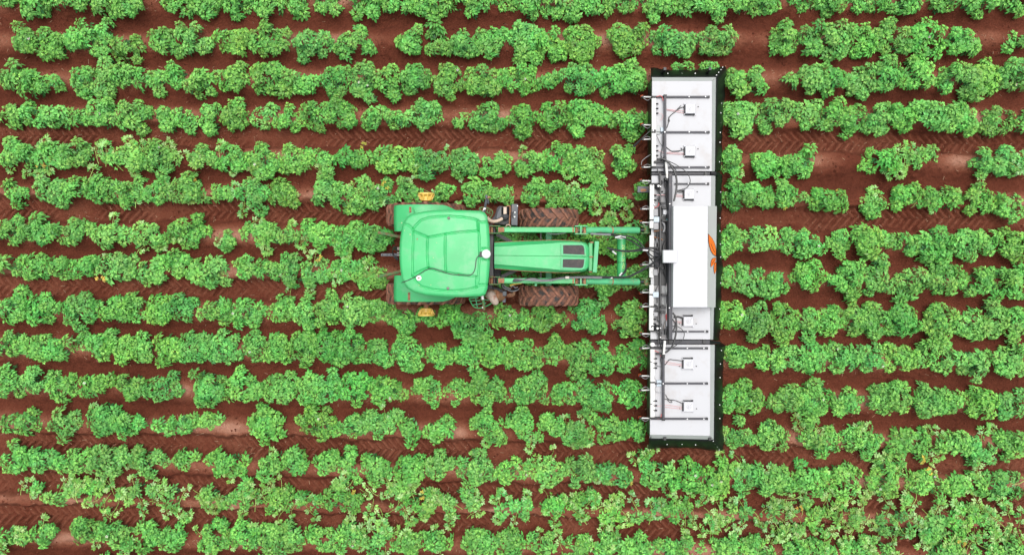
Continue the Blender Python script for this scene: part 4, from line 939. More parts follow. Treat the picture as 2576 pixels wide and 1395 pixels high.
# ------------------------------------------------------------------ front loader
loader = empty('front_loader', (1.2, TY, .3), 'green twin-arm front loader reaching past the tractor hood', 'front loader')
def arm(sy, zr, zt):
    yv0, yv1 = (427, 481) if sy > 0 else (948, 1004)
    # rear boom
    A = zb(190, (yv0 + yv1) / 2, 1.72); B = zb(985, (yv0 + yv1) / 2 + (2 if sy > 0 else 4), 1.55)
    w = .115
    bm = add('boom', bar(A, B, w, .20), 'green', loader, bevel=.012)
    add('boom_top', bar(A + Vector((.16, -.012 * sy, .102)), B + Vector((-.12, -.012 * sy, .102)), w - .045, .006), 'roof', bm)
    add('rusted_end', bar(A + Vector((.02, 0, .1015)), A + Vector((.15, 0, .1)), w - .012, .008), 'rust', bm)
    add('rusted_end', bar(B + Vector((-.02, 0, .1015)), B + Vector((-.11, 0, .1015)), w - .012, .008), 'rust', bm)
    # pivot clevis at the mast
    for s2 in (1, -1):
        q = A + Vector((-.17, s2 * .078, 0)); add('pivot_plate', bar(q, q + Vector((.24, 0, 0)), .022, .26), 'green_worn', bm, bevel=.006)
    add('pivot_pin', cyl(A + Vector((-.12, -.10, 0)), A + Vector((-.12, .10, 0)), .03, 12), 'rust', bm)
    add('clevis_end', bar(A + Vector((-.165, -.09, 0)), A + Vector((-.165, .09, 0)), .014, .20), 'rust', bm)
    add('mast', bar((A.x - .10, A.y, .55), (A.x - .10, A.y, 1.56), .14, .12), 'blackmetal', loader, bevel=.01)
    add('mast_brace', bar((A.x - .10, A.y, .75), (A.x + .55, TY + sy * .22, .72), .08, .10), 'blackmetal', loader)
    # knee bracket
    C = zb(1048, (yv0 + yv1) / 2 + 3, 1.52)
    for s2 in (1, -1): add('knee_plate', bar(C + Vector((-.14, s2 * .083, 0)), C + Vector((.14, s2 * .083, -.02)), .024, .24), 'green_pale', bm, bevel=.005)
    add('knee_web', bar(C + Vector((0, -.08, .03)), C + Vector((0, .08, .03)), .03, .16), 'green_pale', bm)
    for dx in (-.09, .09): add('knee_pin', cyl(C + Vector((dx, -.1, -.01)), C + Vector((dx, .1, -.01)), .036, 12), 'rust', bm)
    # front boom (rounded tube profile) sloping down to the hitch
    D = zc(0, (456 if sy > 0 else 987), 1.45); E = zc(540, (457 if sy > 0 else 988), .95)
    D = C + Vector((.10, 0, -.03))
    dx = (E - D)
    sg = add('dipper', tube([D, D.lerp(E, .5), E], .075, 14, smooth=False), 'green_pale', loader, smooth=True)
    add('end_cap', lathe([(.074, -.02), (.07, .01), (.05, .035), (.002, .045)], E, 'X', 14), 'roof', sg, smooth=True)
    add('weld_band', tube([D.lerp(E, .48), D.lerp(E, .50)], .079, 14, smooth=False), 'rust', sg)
    add('ram', tube([C + Vector((-.55, 0, -.28)), D.lerp(E, .55) + Vector((0, 0, -.22))], .045, 10, smooth=False), 'steel', sg, smooth=True)
    # hitch end
    ys = (456 if sy > 0 else 988)
    G = zc(585, ys, .80)
    for s2 in (1, -1): add('hitch_cheek', bar(zc(560, ys + s2 * 34, .85), zc(790, ys + s2 * 32, .85), .022, .20), 'green_worn', sg, bevel=.004)
    add('cylinder_rod', cyl(zc(560, ys, .88), zc(610, ys, .88), .038, 12), 'blackmetal', sg)
    add('cylinder_eye', cyl(zc(622, ys - 30, .90), zc(622, ys + 30, .90), .060, 12), 'green_worn', sg, smooth=True)
    for s2 in (1, -1): add('inner_cheek', bar(zc(640, ys + s2 * 16, .88), zc(790, ys + s2 * 14, .88), .016, .12), 'green_worn', sg)
    add('hitch_pin', cyl(zc(745, ys - 30, .92), zc(745, ys + 30, .92), .045, 12), 'rust', sg)
    add('hitch_block', boxp(zc(720, ys - 22, .95), zc(780, ys + 22, .95), .70, .92), 'rust', sg, bevel=.01)
    return E
arm(1, 0, 0); arm(-1, 0, 0)
ct_a, ct_b = zc(367, 528, 1.12), zc(365, 925, 1.12)
X_CT = (ct_a.x + ct_b.x) / 2
cross = add('cross_tube', cyl((X_CT, ct_a.y + .05, 1.10), (X_CT, ct_b.y - .05, 1.10), .098, 24), 'green', loader, smooth=True)
add('clamp_ring', lathe([(.1, -.006), (.1025, -.006), (.1025, .006), (.1, .006)], (X_CT, zc(365, 788, 1.15).y, 1.10), 'Y', 24), 'black', cross)
add('grease_cap', lathe([(.101, -.03), (.104, -.03), (.104, .03), (.101, .03)], (X_CT, ct_a.y - .01, 1.10), 'Y', 20), 'pvc', cross)
def lettering(txt, size, y_mid):
    cu = bpy.data.curves.new('lettering', 'FONT'); cu.body = txt; cu.size = size; cu.align_x = 'CENTER'; cu.align_y = 'CENTER'; cu.extrude = .0; cu.resolution_u = 3
    to = bpy.data.objects.new('lettering_source', cu); COL.objects.link(to)
    dg = bpy.context.evaluated_depsgraph_get(); me = bpy.data.meshes.new_from_object(to.evaluated_get(dg))
    V = [v.co.copy() for v in me.vertices]; F = [tuple(p.vertices) for p in me.polygons]
    bpy.data.objects.remove(to); bpy.data.curves.remove(cu)
    out = []
    for v in V:      # reads upwards along the tube, wrapped round its right-hand shoulder
        a = (-v.y) / .101 + .42
        out.append((X_CT + .1005 * math.sin(a), y_mid + v.x, 1.10 + .1005 * math.cos(a)))
    return out, F
add('lettering', lettering('JOHN DEERE', .098, zc(395, 735, 1.2).y), 'letter', cross)
for y, k in ((455, 0), (988, 1)):
    pass
add('hitch_post', join(bar(zc(790, 455, .95), zc(790, 990, .95), .05, .08)), 'green_worn', loader, bevel=.006)
add('hitch_post_lower', bar(zc(785, 440, .55), zc(785, 1000, .55), .06, .06), 'rust', loader)
add('hitch_stay', tube([zc(700, 565, .9), zc(745, 555, .92), zc(790, 545, .94)], .016, 6), 'rust', loader)
add('hitch_stay', tube([zc(700, 912, .9), zc(745, 918, .92), zc(790, 925, .94)], .016, 6), 'rust', loader)
# hydraulic hoses
def hose(pts, r=.016, m_='rubber_hose', name='hydraulic_hose', par=None): return add(name, tube(pts, r, 7), m_, par or loader, smooth=True)
for k in range(4):
    o = k * 9
    hose([zb(300 + o, 1075 - o * .4, 1.28), zb(245 + o * .6, 1058 - o, 1.38), zb(236 + o, 1015 - o * .6, 1.55), zb(290 + o, 985 - o * .5, 1.68), zb(400, 968 - o * .8 + 14, 1.86), zb(540, 960 + o * .8 - 8, 1.88), zb(640, 978 + o * .6 - 12, 1.86), zb(740, 972 + o * .5 - 10, 1.82), zb(840, 945 + o * .4, 1.75), zb(980, 936 + o * .4, 1.68), zb(1120, 933 + o * .5, 1.62), zb(1270, 934 + o * .6, 1.55)],
         .0145, 'grey_hose' if k % 2 else 'rubber_hose')
for k in range(3):
    o = k * 7
    hose([zb(300 + o, 1075 - o, 1.28), zb(345, 1086 - o, 1.22), zb(395 - o, 1075 - o, 1.18), zb(412 - o, 1060, 1.15)], .0125, 'rubber_hose' if k else 'grey_hose')
hose([zb(330, 1045, 1.3), zb(352, 1030, 1.32), zb(375, 1050, 1.3), zb(400, 1042, 1.28)], .012, 'grey_hose')
hose([zb(320, 1025, 1.34), zb(380, 1008, 1.36), zb(440, 1002, 1.38)], .02, 'yellow', 'spring_guard')
add('hose_clip', boxp(zb(893, 932, 1.82), zb(932, 957, 1.82), 1.74, 1.80), 'steel', loader)
for k in range(3):
    o = k * 10
    hose([zc(0, 928 + o, 1.56), zc(150, 934 + o * .7, 1.50), zc(300, 938 + o * .4, 1.42), zc(420, 935 + o * .3, 1.38), zc(520, 895 + o * .4, 1.38), zc(620, 838 + o * .4, 1.40), zc(700, 785 + o * .5, 1.42), zc(760, 730 + o * .6, 1.42), zc(800, 690 + o * .8, 1.38)], .0165)
for (pts) in ([(90, 490), (200, 500), (300, 515), (400, 540), (480, 575), (560, 630), (640, 690), (720, 750), (790, 800)],
              [(100, 485), (250, 492), (360, 510), (470, 525), (560, 590), (620, 670), (680, 770), (760, 840), (830, 900)],
              [(215, 635), (300, 655), (400, 668), (500, 662), (600, 645), (680, 645), (740, 665), (790, 710)],
              [(225, 640), (300, 662), (400, 676), (520, 672), (620, 655), (700, 675), (760, 715), (800, 770)],
              [(215, 632), (260, 662), (300, 690), (310, 700)],
              [(360, 925), (390, 890), (410, 850), (416, 800)], [(372, 925), (402, 890), (420, 850)]):
    n_ = len(pts); hose([zc(x, y, 1.42 - .10 * i / n_ + (.02 if i % 2 else 0)) for i, (x, y) in enumerate(pts)], .0145)
for a, b in (((300, 533), (362, 517)), ((272, 672), (312, 704)), ((345, 925), (372, 893)), ((225, 948), (272, 948)), ((585, 662), (640, 665))):
    add('hose_ferrule', cyl(zc(a[0], a[1], 1.44), zc(b[0], b[1], 1.44), .019, 8), 'rivet', loader, smooth=True)
hose([zb(700, 485, 1.6), zb(770, 496, 1.58), zb(840, 492, 1.58), zb(900, 482, 1.58)], .012, 'grey_hose')
for y in (489, 497): hose([zb(1150, y, 1.5), zb(1250, y + 6, 1.48), zb(1360, y + 10, 1.46)], .013, 'grey_hose')
add('hose_guide', tube([zb(275, 428, 1.80), zb(285, 405, 1.86), zb(303, 399, 1.87), zb(320, 408, 1.86), zb(326, 428, 1.80)], .011, 6), 'cream', loader, smooth=True)
add('lug_eye', lathe([(.028, -.02), (.028, .02)], zb(587, 1020, 1.6), 'Z', 10), 'green_pale', loader)

# ------------------------------------------------------------------ white hooded field implement carried by the loader
imp = empty('crop_implement', (3.6, 0, .4), 'wide white hooded crop implement with black rubber skirts carried in front of the tractor', 'farm implement')
ZP = 1.10                     # top of the hood panels
ZS = .97                      # lower edge of the grey slopes
def poly(f, pts, z): return [f(x, y, z) for x, y in pts]
# hood panels, each with its folded grey slopes
def panel(name, pts, par=imp, m_='white', z=ZP, t=.03):
    return add(name, prism([(p.x, p.y) for p in pts], z - t, z), m_, par, bevel=.004)
wu = panel('wing_hood', poly(zd, [(250, 227), (955, 227), (952, 1288), (243, 1288)], ZP))
wc = panel('centre_hood', poly(ze, [(300, 97), (1167, 97), (1163, 560)], ZP) + poly(zf, [(1152, 690), (1152, 1168), (283, 1163)], ZP))
wl_ = panel('wing_hood', poly(zg, [(232, 74), (936, 77), (930, 1148), (224, 1136)], ZP))
def slope(f, a, b, c, d, par, m_='offwhite'):      # a-b on the hood edge, c-d on the outer lower edge
    return add('hood_slope', slab([f(*a, ZP - .004), f(*b, ZP - .004), f(*c, ZS), f(*d, ZS)], .012), m_, par)
slope(zd, (955.5, 226), (952.5, 1290), (988, 1290), (1000, 186), wu)
slope(zd, (250, 226.5), (955, 226.5), (1000, 184), (245, 184), wu)
slope(ze, (1168, 97), (1162.5, 560), (1222, 560), (1228, 97), wc)
slope(zf, (1152.5, 690), (1152.5, 1168), (1195, 1168), (1208, 690), wc)
slope(zg, (936.5, 77), (930.5, 1148), (974, 1190), (986, 77), wl_)
slope(zg, (224, 1136.5), (930, 1148.5), (972, 1192), (218, 1176), wl_)
for f, q in ((zd, [(958, 224), (1000, 190)]), (zg, [(934, 1150), (970, 1188)])):
    add('corner_seam', bar(f(q[0][0], q[0][1], ZP + .001), f(q[1][0], q[1][1], ZS + .004), .012, .008), 'lightgrey', wu if f is zd else wl_)
# sides of the hood below the slopes, so that it is a closed shell
for f, pts, par in ((zd, [(246, 230), (952, 230), (950, 1288), (243, 1288)], wu), (zg, [(232, 74), (936, 77), (930, 1146), (224, 1136)], wl_)):
    q = poly(f, pts, ZP)
    add('side_wall', slab([(q[0].x + .002, q[0].y, ZP - .032), (q[3].x + .002, q[3].y, ZP - .032), (q[3].x + .03, q[3].y, .55), (q[0].x + .03, q[0].y, .55)], .006), 'blackmetal', par)
# rubber skirts
def skirt(inner, outer, n, rivets, frac=.55):
    def res(pts, m):
        pts = [Vector(p) for p in pts]; L = [0]
        for a, b in zip(pts[:-1], pts[1:]): L.append(L[-1] + (b - a).length)
        out = []
        for i in range(m + 1):
            t = L[-1] * i / m; k = max(j for j in range(len(L)) if L[j] <= t + 1e-9); k = min(k, len(pts) - 2)
            out.append(pts[k].lerp(pts[k + 1], (t - L[k]) / max(1e-9, L[k + 1] - L[k])))
        return out
    a = res(inner, n); b = res(outer, n); rows = 6; V, F = [], []
    for i in range(n + 1):
        for k in range(rows + 1):
            t = k / rows; p = a[i].lerp(b[i], t); p.z += .05 * math.sin(t * math.pi) ** 1.0 + .05 * t * math.sin(i * 1.1) * math.sin(i * .37 + 1)
            V.append(p)
    for i in range(n):
        for k in range(rows):
            q = (i * (rows + 1) + k, i * (rows + 1) + k + 1, (i + 1) * (rows + 1) + k + 1, (i + 1) * (rows + 1) + k); F.append(q)
    o = add('rubber_skirt', (V, F), 'skirt', imp, smooth=True)
    sd = o.modifiers.new('sheet', 'SOLIDIFY'); sd.thickness = .008; sd.offset = 0
    for t in rivets:
        x = t * n; i = min(int(x), n - 1)
        p0 = a[i].lerp(a[i + 1], x - i); p1 = b[i].lerp(b[i + 1], x - i); p = p0.lerp(p1, frac); p.z += .05 * math.sin(frac * math.pi)
        add('rivet', lathe([(.015, -.01), (.015, .006), (.009, .013), (.002, .014)], p, 'Z', 10), 'rivet', o)
    return o
ZB = .42
iv = lambda pts: [P(x, y, ZS - .012) for x, y in pts]
ov = lambda pts: [P(x, y, ZB) for x, y in pts]
skirt(iv([(1636, 196), (1802, 196)]), ov([(1636, 171), (1676, 176), (1706, 178), (1736, 177), (1779, 174), (1810, 168.6), (1824, 167)]), 24, (.05, .24, .44, .63), .45)
skirt(iv([(1799, 194), (1798.5, 300), (1797, 432)]), ov([(1823, 167.5), (1826, 180), (1822, 240), (1818, 290), (1815, 370), (1812, 432)]), 34, [.33 + .096 * k for k in range(7)], .62)
skirt(iv([(1797, 441), (1797, 560), (1796, 700), (1793.5, 855)]), ov([(1815, 438), (1814, 511), (1812, 580), (1814, 640), (1817, 670), (1813, 738), (1811, 807), (1809, 856)]), 48, [.03 + .078 * k for k in range(12)], .80)
skirt(iv([(1796, 867), (1794, 960), (1793, 1105)]), ov([(1812, 860), (1823, 868), (1822, 893), (1817, 920), (1818, 944), (1816, 999), (1818, 1042), (1817, 1063), (1820, 1117), (1818, 1131)]), 40, [.08 + .13 * k for k in range(6)], .62)
skirt(iv([(1632, 1101), (1795, 1104)]), ov([(1628, 1127), (1672, 1126), (1715, 1124), (1757, 1127), (1789, 1131), (1819, 1133)]), 24, (.06, .26, .47, .66), .55)
# left curtains hang straight down
for ya, yb in ((196, 431), (441, 585), (706, 853), (866, 1104)):
    a, b = P(1639, ya, ZP - .05), P(1637, yb, ZP - .05)
    skirt([a, b], [(a.x + .03, a.y, .40), (b.x + .03, b.y, .40)], 14, ())
# rivet rows on the overlapped skirt corners
sk = [o for o in bpy.data.objects if o.name.startswith('rubber_skirt')]
for pts, f in (([(1008, 158), (1033, 126), (1058, 95), (1080, 64), (1058, 150)], zd), ([(970, 1210), (992, 1241), (1017, 1278), (1040, 1314), (1025, 1210)], zg)):
    for k, (x, y) in enumerate(pts):
        add('rivet', lathe([(.013, -.012), (.013, .006), (.007, .012)], f(x, y, [.93, .80, .66, .53, .74][k]), 'Z', 8), 'rivet', sk[1] if f is zd else sk[3])
# dark beams closing the gaps between the sections
gb = add('hinge_beam', boxp(zd(243, 1292, 1.02), zd(985, 1334, 1.02), .86, 1.02), 'frame', imp, bevel=.008)
add('hinge_block', boxp(zd(868, 1300, 1.06), zd(900, 1334, 1.06), 1.021, 1.06), 'blackmetal', gb)
add('hinge_knuckle', cyl(zd(930, 1312, 1.02), zd(990, 1318, .98), .055, 12), 'black', gb, smooth=True)
add('hinge_flap', slab([zd(985, 1290, 1.0), zd(1050, 1300, .8), zd(1060, 1340, .8), zd(990, 1340, 1.0)], .02), 'skirt', gb)
gb2 = add('hinge_beam', boxp(zf(283, 1174, 1.02), zf(1150, 1236, 1.02), .86, 1.02), 'frame', imp, bevel=.008)
for x in (570, 1070): add('hinge_block', boxp(zf(x - 22, 1178, 1.06), zf(x + 22, 1225, 1.06), 1.021, 1.06), 'blackmetal', gb2)
add('hinge_flap', slab([zf(1150, 1180, 1.0), zf(1300, 1195, .8), zf(1300, 1230, .8), zf(1150, 1238, 1.0)], .02), 'skirt', gb2)
# graphite bars across the hoods
def cross_bar(f, x0, x1, y, par, bolts):
    o = add('cross_bar', boxp(f(x0, y - 11.5, ZP + .05), f(x1, y + 11.5, ZP + .05), ZP + .002, ZP + .05), 'frame', par, bevel=.005)
    e = f(x1 - 8, y, ZP + .05); add('end_plug', box(e.x - .018, e.x + .02, e.y - .026, e.y + .026, ZP + .0015, ZP + .052), 'black', o)
    for bx_ in bolts: add('bolt', lathe([(.017, 0), (.017, .008), (.009, .014), (.002, .015)], f(bx_, y, ZP + .05), 'Z', 10), 'rivet', o)
    return o
for y in (412, 828, 1242): cross_bar(zd, 252, 926, y, wu, (685, 878))
cross_bar(ze, 640, 1135, 215, wc, (835, 1092)); cross_bar(zf, 600, 1122, 1052, wc, (825, 1076))
for y in (119, 534, 950): cross_bar(zg, 235, 906, y, wl_, (663, 858))
for f, x, ya, yb, par in ((zd, 404, 396, 1316, wu), (zg, 384, 40, 960, wl_)):
    o = add('spine_bar', boxp(f(x - 13.5, ya, ZP + .12), f(x + 13.5, yb, ZP + .12), ZP + .052, ZP + .12), 'frame', par, bevel=.006)
    q = f(x, (ya if f is zd else yb), ZP + .12); add('end_plug', box(q.x - .036, q.x + .036, q.y - .02, q.y + .02, ZP + .05, ZP + .123), 'black', o)
    add('bolt', lathe([(.014, 0), (.014, .01)], f(x - 6, 828 if f is zd else 534, ZP + .12), 'Z', 8), 'rivet', o)
rail = add('black_rail', boxp(ze(415, 70, ZP + .10), zf(443, 1165, ZP + .10), ZP + .003, ZP + .10), 'blackmetal', imp, bevel=.006)
for f, y in ((zf, 1135), (zf, 1000), (ze, 255)): add('bolt', lathe([(.013, 0), (.013, .01)], f(428, y, ZP + .10), 'Z', 8), 'rivet', rail)
# wide beam behind the cover box
beam = add('main_beam', boxp(ze(550, 66, 1.42), zf(603, 1170, 1.42), 1.16, 1.42), 'frame', imp, bevel=.01)
for f, x, y in ((ze, 563, 508), (zf, 558, 708)): add('bolt', lathe([(.014, 0), (.014, .01)], f(x, y, 1.42), 'Z', 8), 'rivet', beam)
# tall cover box with a slanted front carrying the leaf emblem
ZT = 1.62; ZL = 1.26
tb0, tb1 = ze(618, 538, ZT), ze(1116, 538, ZT); tb2, tb3 = zf(1108, 698, ZT), zf(612, 698, ZT)
sl0, sl1 = ze(1247, 540, ZL), zf(1228, 700, ZL)
V = [tb0, tb1, tb2, tb3, sl0, sl1]
F = []
b0 = [Vector((tb0.x, tb0.y, ZP + .004)), Vector((sl0.x, sl0.y, ZP + .004)), Vector((sl1.x, sl1.y, ZP + .004)), Vector((tb3.x, tb3.y, ZP + .004))]
V += b0
F = [(0, 3, 2, 1), (0, 1, 4, 7, 6), (3, 9, 8, 5, 2), (4, 5, 8, 7), (0, 6, 9, 3)]
cover = add('cover_box', (V, F), 'whitebox', imp, bevel=.006)
sf = add('slanted_front', slab([tb1 + Vector((.003, 0, .002)), tb2 + Vector((.003, 0, .002)), sl1 + Vector((.003, 0, .002)), sl0 + Vector((.003, 0, .002))], .010), 'front', cover)
# emblem: three orange leaves with black outlines on the slanted front
def on_front(x, y, h):
    # photo pixel -> point on the slanted plane, lifted by h along its normal
    n = (tb2 - tb1).cross(sl0 - tb1).normalized(); n = n if n.z > 0 else -n
    o = Vector((0, 0, CAM_H)); d = (P(x, y, 1.4) - o).normalized(); t = (tb1 + Vector((.003, 0, .002)) - o).dot(n) / d.dot(n)
    return o + d * t + n * h
def leaf_sign(pts, vein):
    c = Vector((sum(p[0] for p in pts) / len(pts), sum(p[1] for p in pts) / len(pts)))
    V = [on_front(x, y, .003) for x, y in pts]; add('leaf_outline', slab(V, .003), 'ink', sf)
    V = [on_front(c.x + (x - c.x) * .86, c.y + (y - c.y) * .92, .0055) for x, y in pts]; lf = add('orange_leaf', slab(V, .0025), 'orange', sf)
    add('leaf_vein', join(*[bar(on_front(*a, .0075), on_front(*b, .0075), .009, .003) for a, b in vein]), 'ink', sf)
def vE(x, y): return (1586.8 + .1727 * x, 425 + .1727 * y)
def vC(x, y): return (1473.5 + .2438 * x, 467.5 + .2438 * y)
leaf_sign([vE(*q) for q in ((1118, 938), (1150, 970), (1182, 1010), (1210, 1060), (1228, 1110), (1240, 1180), (1240, 1275), (1215, 1262), (1188, 1240), (1160, 1195), (1138, 1130), (1122, 1050))], [(vE(1160, 1090), vE(1190, 1165)), (vE(1190, 1165), vE(1215, 1215))])
leaf_sign([vC(*q) for q in ((1340, 737), (1338, 765), (1328, 795), (1312, 815), (1286, 838), (1284, 805), (1290, 768), (1305, 746))], [(vC(1300, 800), vC(1322, 762))])
leaf_sign([vC(*q) for q in ((1340, 782), (1342, 830), (1340, 875), (1328, 910), (1318, 880), (1316, 835), (1325, 800))], [(vC(1328, 870), vC(1332, 815))])
# white square antenna housing bridging the beam
ant = add('antenna_housing', boxp(ze(467, 1178, 1.86), ze(680, 1366, 1.86), 1.74, 1.86), 'whitebox', imp, bevel=.02)
add('antenna_post', boxp(ze(548, 1240, 1.74), ze(600, 1300, 1.74), 1.421, 1.738), 'frame', ant)
# control units with a round face mark
def control(f, x, y, sc, par, strip_below):
    c = f(x, y, ZP + .085); h = .112
    o = add('control_unit', box(c.x - h, c.x + h, c.y - h, c.y + h, ZP + .012, ZP + .085), 'whitebox', par, bevel=.015)
    for a in (-1, 1):
        for b in (-1, 1): add('corner_lug', box(c.x + a * (h + .004) - .018, c.x + a * (h + .004) + .018, c.y + b * (h + .004) - .018, c.y + b * (h + .004) + .018, ZP + .001, ZP + .04), 'whitebox', o, bevel=.005)
    s_ = -1 if strip_below else 1
    add('cable_entry', box(c.x - h - .024, c.x - h - .003, c.y - h * .90, c.y + h * .70, ZP + .02, ZP + .06), 'black', o, bevel=.006)
    add('side_gasket', tube([(c.x - h - .01, c.y + s_ * (h + .018), ZP + .04), (c.x + h * .65, c.y + s_ * (h + .016), ZP + .04)], .012, 8, smooth=False), 'black', o, smooth=True)
    add('gland', lathe([(.02, 0), (.022, .03), (.012, .035)], (c.x + h * .75, c.y + s_ * (h + .018), ZP + .03), 'Z', 8), 'black', o)
    z = ZP + .0855; r = .052; V, F = [], []; n = 28
    for k in range(n):
        a = 2 * math.pi * k / n
        for rr in (r, r - .006): V.append((c.x + rr * math.cos(a), c.y + rr * math.sin(a), z + .0015))
    for k in range(n): j = (k + 1) % n; F.append((2 * k, 2 * j, 2 * j + 1, 2 * k + 1))
    add('round_mark', (V, F), 'greyink', o)
    eyes = [lathe([(.010, 0), (.010, .002)], (c.x + dx, c.y + dy, z), 'Z', 8) for dx, dy in ((-.018, .002), (.0, .016))]
    eyes.append(lathe([(.013, 0), (.013, .002)], (c.x - .014, c.y - .022, z), 'Z', 8)); eyes.append(bar((c.x + .012, c.y - .01, z + .001), (c.x + .034, c.y - .002, z + .001), .006, .002))
    add('mark_dots', join(*eyes), 'greyink', o)
    add('mark_line', bar((c.x + .032, c.y + .034, z + .001), (c.x + .078, c.y + .078, z + .001), .008, .002), 'greyink', o)
    for dx, dy in ((.19, .055 if strip_below else -.055), (-.19, -.055)):
        if dx > 0 or not strip_below: add('stud', lathe([(.012, 0), (.012, .016), (.004, .02)], (c.x + dx, c.y + dy, ZP + .001), 'Z', 8), 'black', par)
    return c
cs = [control(zd, 702, 550, 1, wu, True), control(zd, 700, 1048, 1, wu, True), control(ze, 852, 364, 1, wc, True), control(zf, 838, 905, 1, wc, False),
      control(zg, 680, 306, 1, wl_, False), control(zg, 682, 808, 1, wl_, False)]
# wires to the control units
def wire(f, pts, r, m_, par, z=ZP + .02, name='wire'): return add(name, tube([f(x, y, z) for x, y in pts], r, 6), m_, par, smooth=True)
wire(zd, [(630, 530), (580, 545), (520, 590), (470, 630), (447, 665), (440, 720), (425, 770), (405, 790)], .010, 'rubber_hose', wu)
wire(zd, [(590, 515), (560, 545), (505, 600)], .007, 'rubber_hose', wu); wire(zd, [(450, 650), (438, 690), (455, 700), (442, 650)], .007, 'rubber_hose', wu)
wire(zd, [(630, 1030), (580, 1045), (520, 1052), (475, 1050), (440, 1025), (415, 1005)], .009, 'rubber_hose', wu); wire(zd, [(585, 1015), (600, 1030), (560, 1055), (480, 1058)], .007, 'rubber_hose', wu)
wire(zg, [(610, 268), (560, 262), (500, 255), (455, 252), (425, 285), (400, 315)], .009, 'rubber_hose', wl_)
wire(zg, [(600, 765), (555, 745), (510, 730), (450, 725), (400, 715), (380, 700)], .008, 'rubber_hose', wl_); wire(zg, [(405, 660), (430, 705), (470, 735), (485, 752), (460, 755), (430, 725)], .007, 'rubber_hose', wl_)
for dy in (0, 26):
    wire(zd, [(420, 558 + dy * .4), (520, 570 + dy * .6), (630, 580 + dy)], .006, 'pinkwire', wu); wire(zd, [(420, 1070 + dy * .4), (520, 1072 + dy * .6), (630, 1078 + dy * .6)], .006, 'pinkwire', wu)
    wire(zg, [(400, 270 + dy), (480, 290 + dy * .8), (600, 310 + dy * .6)], .006, 'pinkwire', wl_); wire(zg, [(400, 785 + dy), (490, 795 + dy), (600, 815 + dy * .7)], .006, 'pinkwire', wl_)
    wire(ze, [(640, 372 + dy), (700, 380 + dy * .8), (770, 388 + dy * .7)], .007, 'pinkwire', wc); wire(zf, [(620, 895 + dy), (690, 905 + dy * .6), (750, 905 + dy)], .007, 'pinkwire', wc)
for y in (306, 330): wire(ze, [(670, y), (710, y + 10), (770, y + 12 - (y - 306) * .5)], .010, 'rubber_hose', wc)
for y in (835, 850): wire(zf, [(620, y), (690, y - 4), (745, y + 14)], .010, 'rubber_hose', wc)
# big hoses looping over the joints
wire(ze, [(430, -160), (500, -130), (560, -80), (610, 0), (650, 90), (666, 200), (655, 330), (622, 470)], .022, 'rubber_hose', wc, 1.42, 'hydraulic_hose')
wire(ze, [(440, -150), (600, -90), (750, 0), (830, 80), (862, 170), (835, 245), (790, 285), (690, 312)], .010, 'rubber_hose', wc, 1.30, 'hydraulic_hose')
wire(zf, [(610, 780), (652, 855), (662, 980), (645, 1130), (600, 1265), (540, 1330), (500, 1360)], .020, 'rubber_hose', wc, 1.42, 'hydraulic_hose')
wire(zf, [(600, 870), (640, 930), (630, 1010), (600, 1050)], .016, 'rubber_hose', wc, 1.40, 'hydraulic_hose')
wire(zf, [(605, 970), (670, 975), (740, 1020), (776, 1090), (745, 1180), (650, 1255), (520, 1340)], .009, 'rubber_hose', wc, 1.26, 'hydraulic_hose')
# lift rams that fold the wings
for f, a, b, c_ in ((zd, (404, 1135), (412, 1180), (428, 1372)), (zg, (402, -40), (398, 30), (386, 190))):
    o = add('folding_ram', cyl(f(*b, 1.34), f(*c_, 1.34), .028, 12), 'pvc', imp, smooth=True)
    j = a if f is zd else (386, 215)
    add('ram_joint', boxp(f(j[0] - 16, j[1] - 24, 1.34), f(j[0] + 16, j[1] + 24, 1.34), 1.22, 1.34), 'black', o, bevel=.01)
    add('ram_sleeve', cyl(f(c_[0], c_[1], 1.34) if f is zd else f(402, -40, 1.34), (f(c_[0] + 3, c_[1] + 30, 1.34) if f is zd else f(410, -110, 1.34)), .034, 12), 'black', o, smooth=True)
add('ram_mount', boxp(ze(495, 120, 1.36), ze(540, 165, 1.36), 1.2, 1.36), 'black', imp, bevel=.01)
# spray pipes along the left edge
def vpipe(f, x, ya, yb, r, z=ZP + .06):
    return add('supply_pipe', cyl(f(x, ya, z), f(x, yb, z), r, 10), 'pvc', imp, smooth=True)
for x, r in ((259, .034), (282, .030)):
    vpipe(zd, x, 432, 1230, r)
pc = [add('pipe_clip', boxp(zd(247, y - 9, ZP + .10), zd(292, y + 9, ZP + .10), ZP + .002, ZP + .105), 'black', imp, bevel=.006) for y in (412, 828, 1242)]
for x, r in ((291, .032), (320, .030)):
    add('supply_pipe', cyl(ze(x, 225, ZP + .06), ze(x - 3, 860, ZP + .06), r, 10), 'pvc', imp, smooth=True)
    add('supply_pipe', cyl(ze(x - 4, 965, ZP + .06), zf(x - 8, 262, ZP + .06), r, 10), 'pvc', imp, smooth=True)
    add('supply_pipe', cyl(zf(x - 6, 375, ZP + .06), zf(x - 10, 1030, ZP + .06), r, 10), 'pvc', imp, smooth=True)
for f, y in ((ze, 215), (ze, 742), (ze, 1145), (ze, 1302), (zf, 105), (zf, 515), (zf, 690), (zf, 1045)):
    add('pipe_clip', boxp(f(272, y - 11, ZP + .10), f(395 if y in (215, 1145, 1302, 105, 690, 1045) else 335, y + 11, ZP + .10), ZP + .002, ZP + .105), 'black', imp, bevel=.006)
for x, r in ((242, .034), (266, .026)): vpipe(zg, x, 130, 935, r)
for y in (110, 522, 940): add('pipe_clip', boxp(zg(230, y - 9, ZP + .10), zg(280 if y == 522 else 370, y + 9, ZP + .10), ZP + .002, ZP + .105), 'black', imp, bevel=.006)
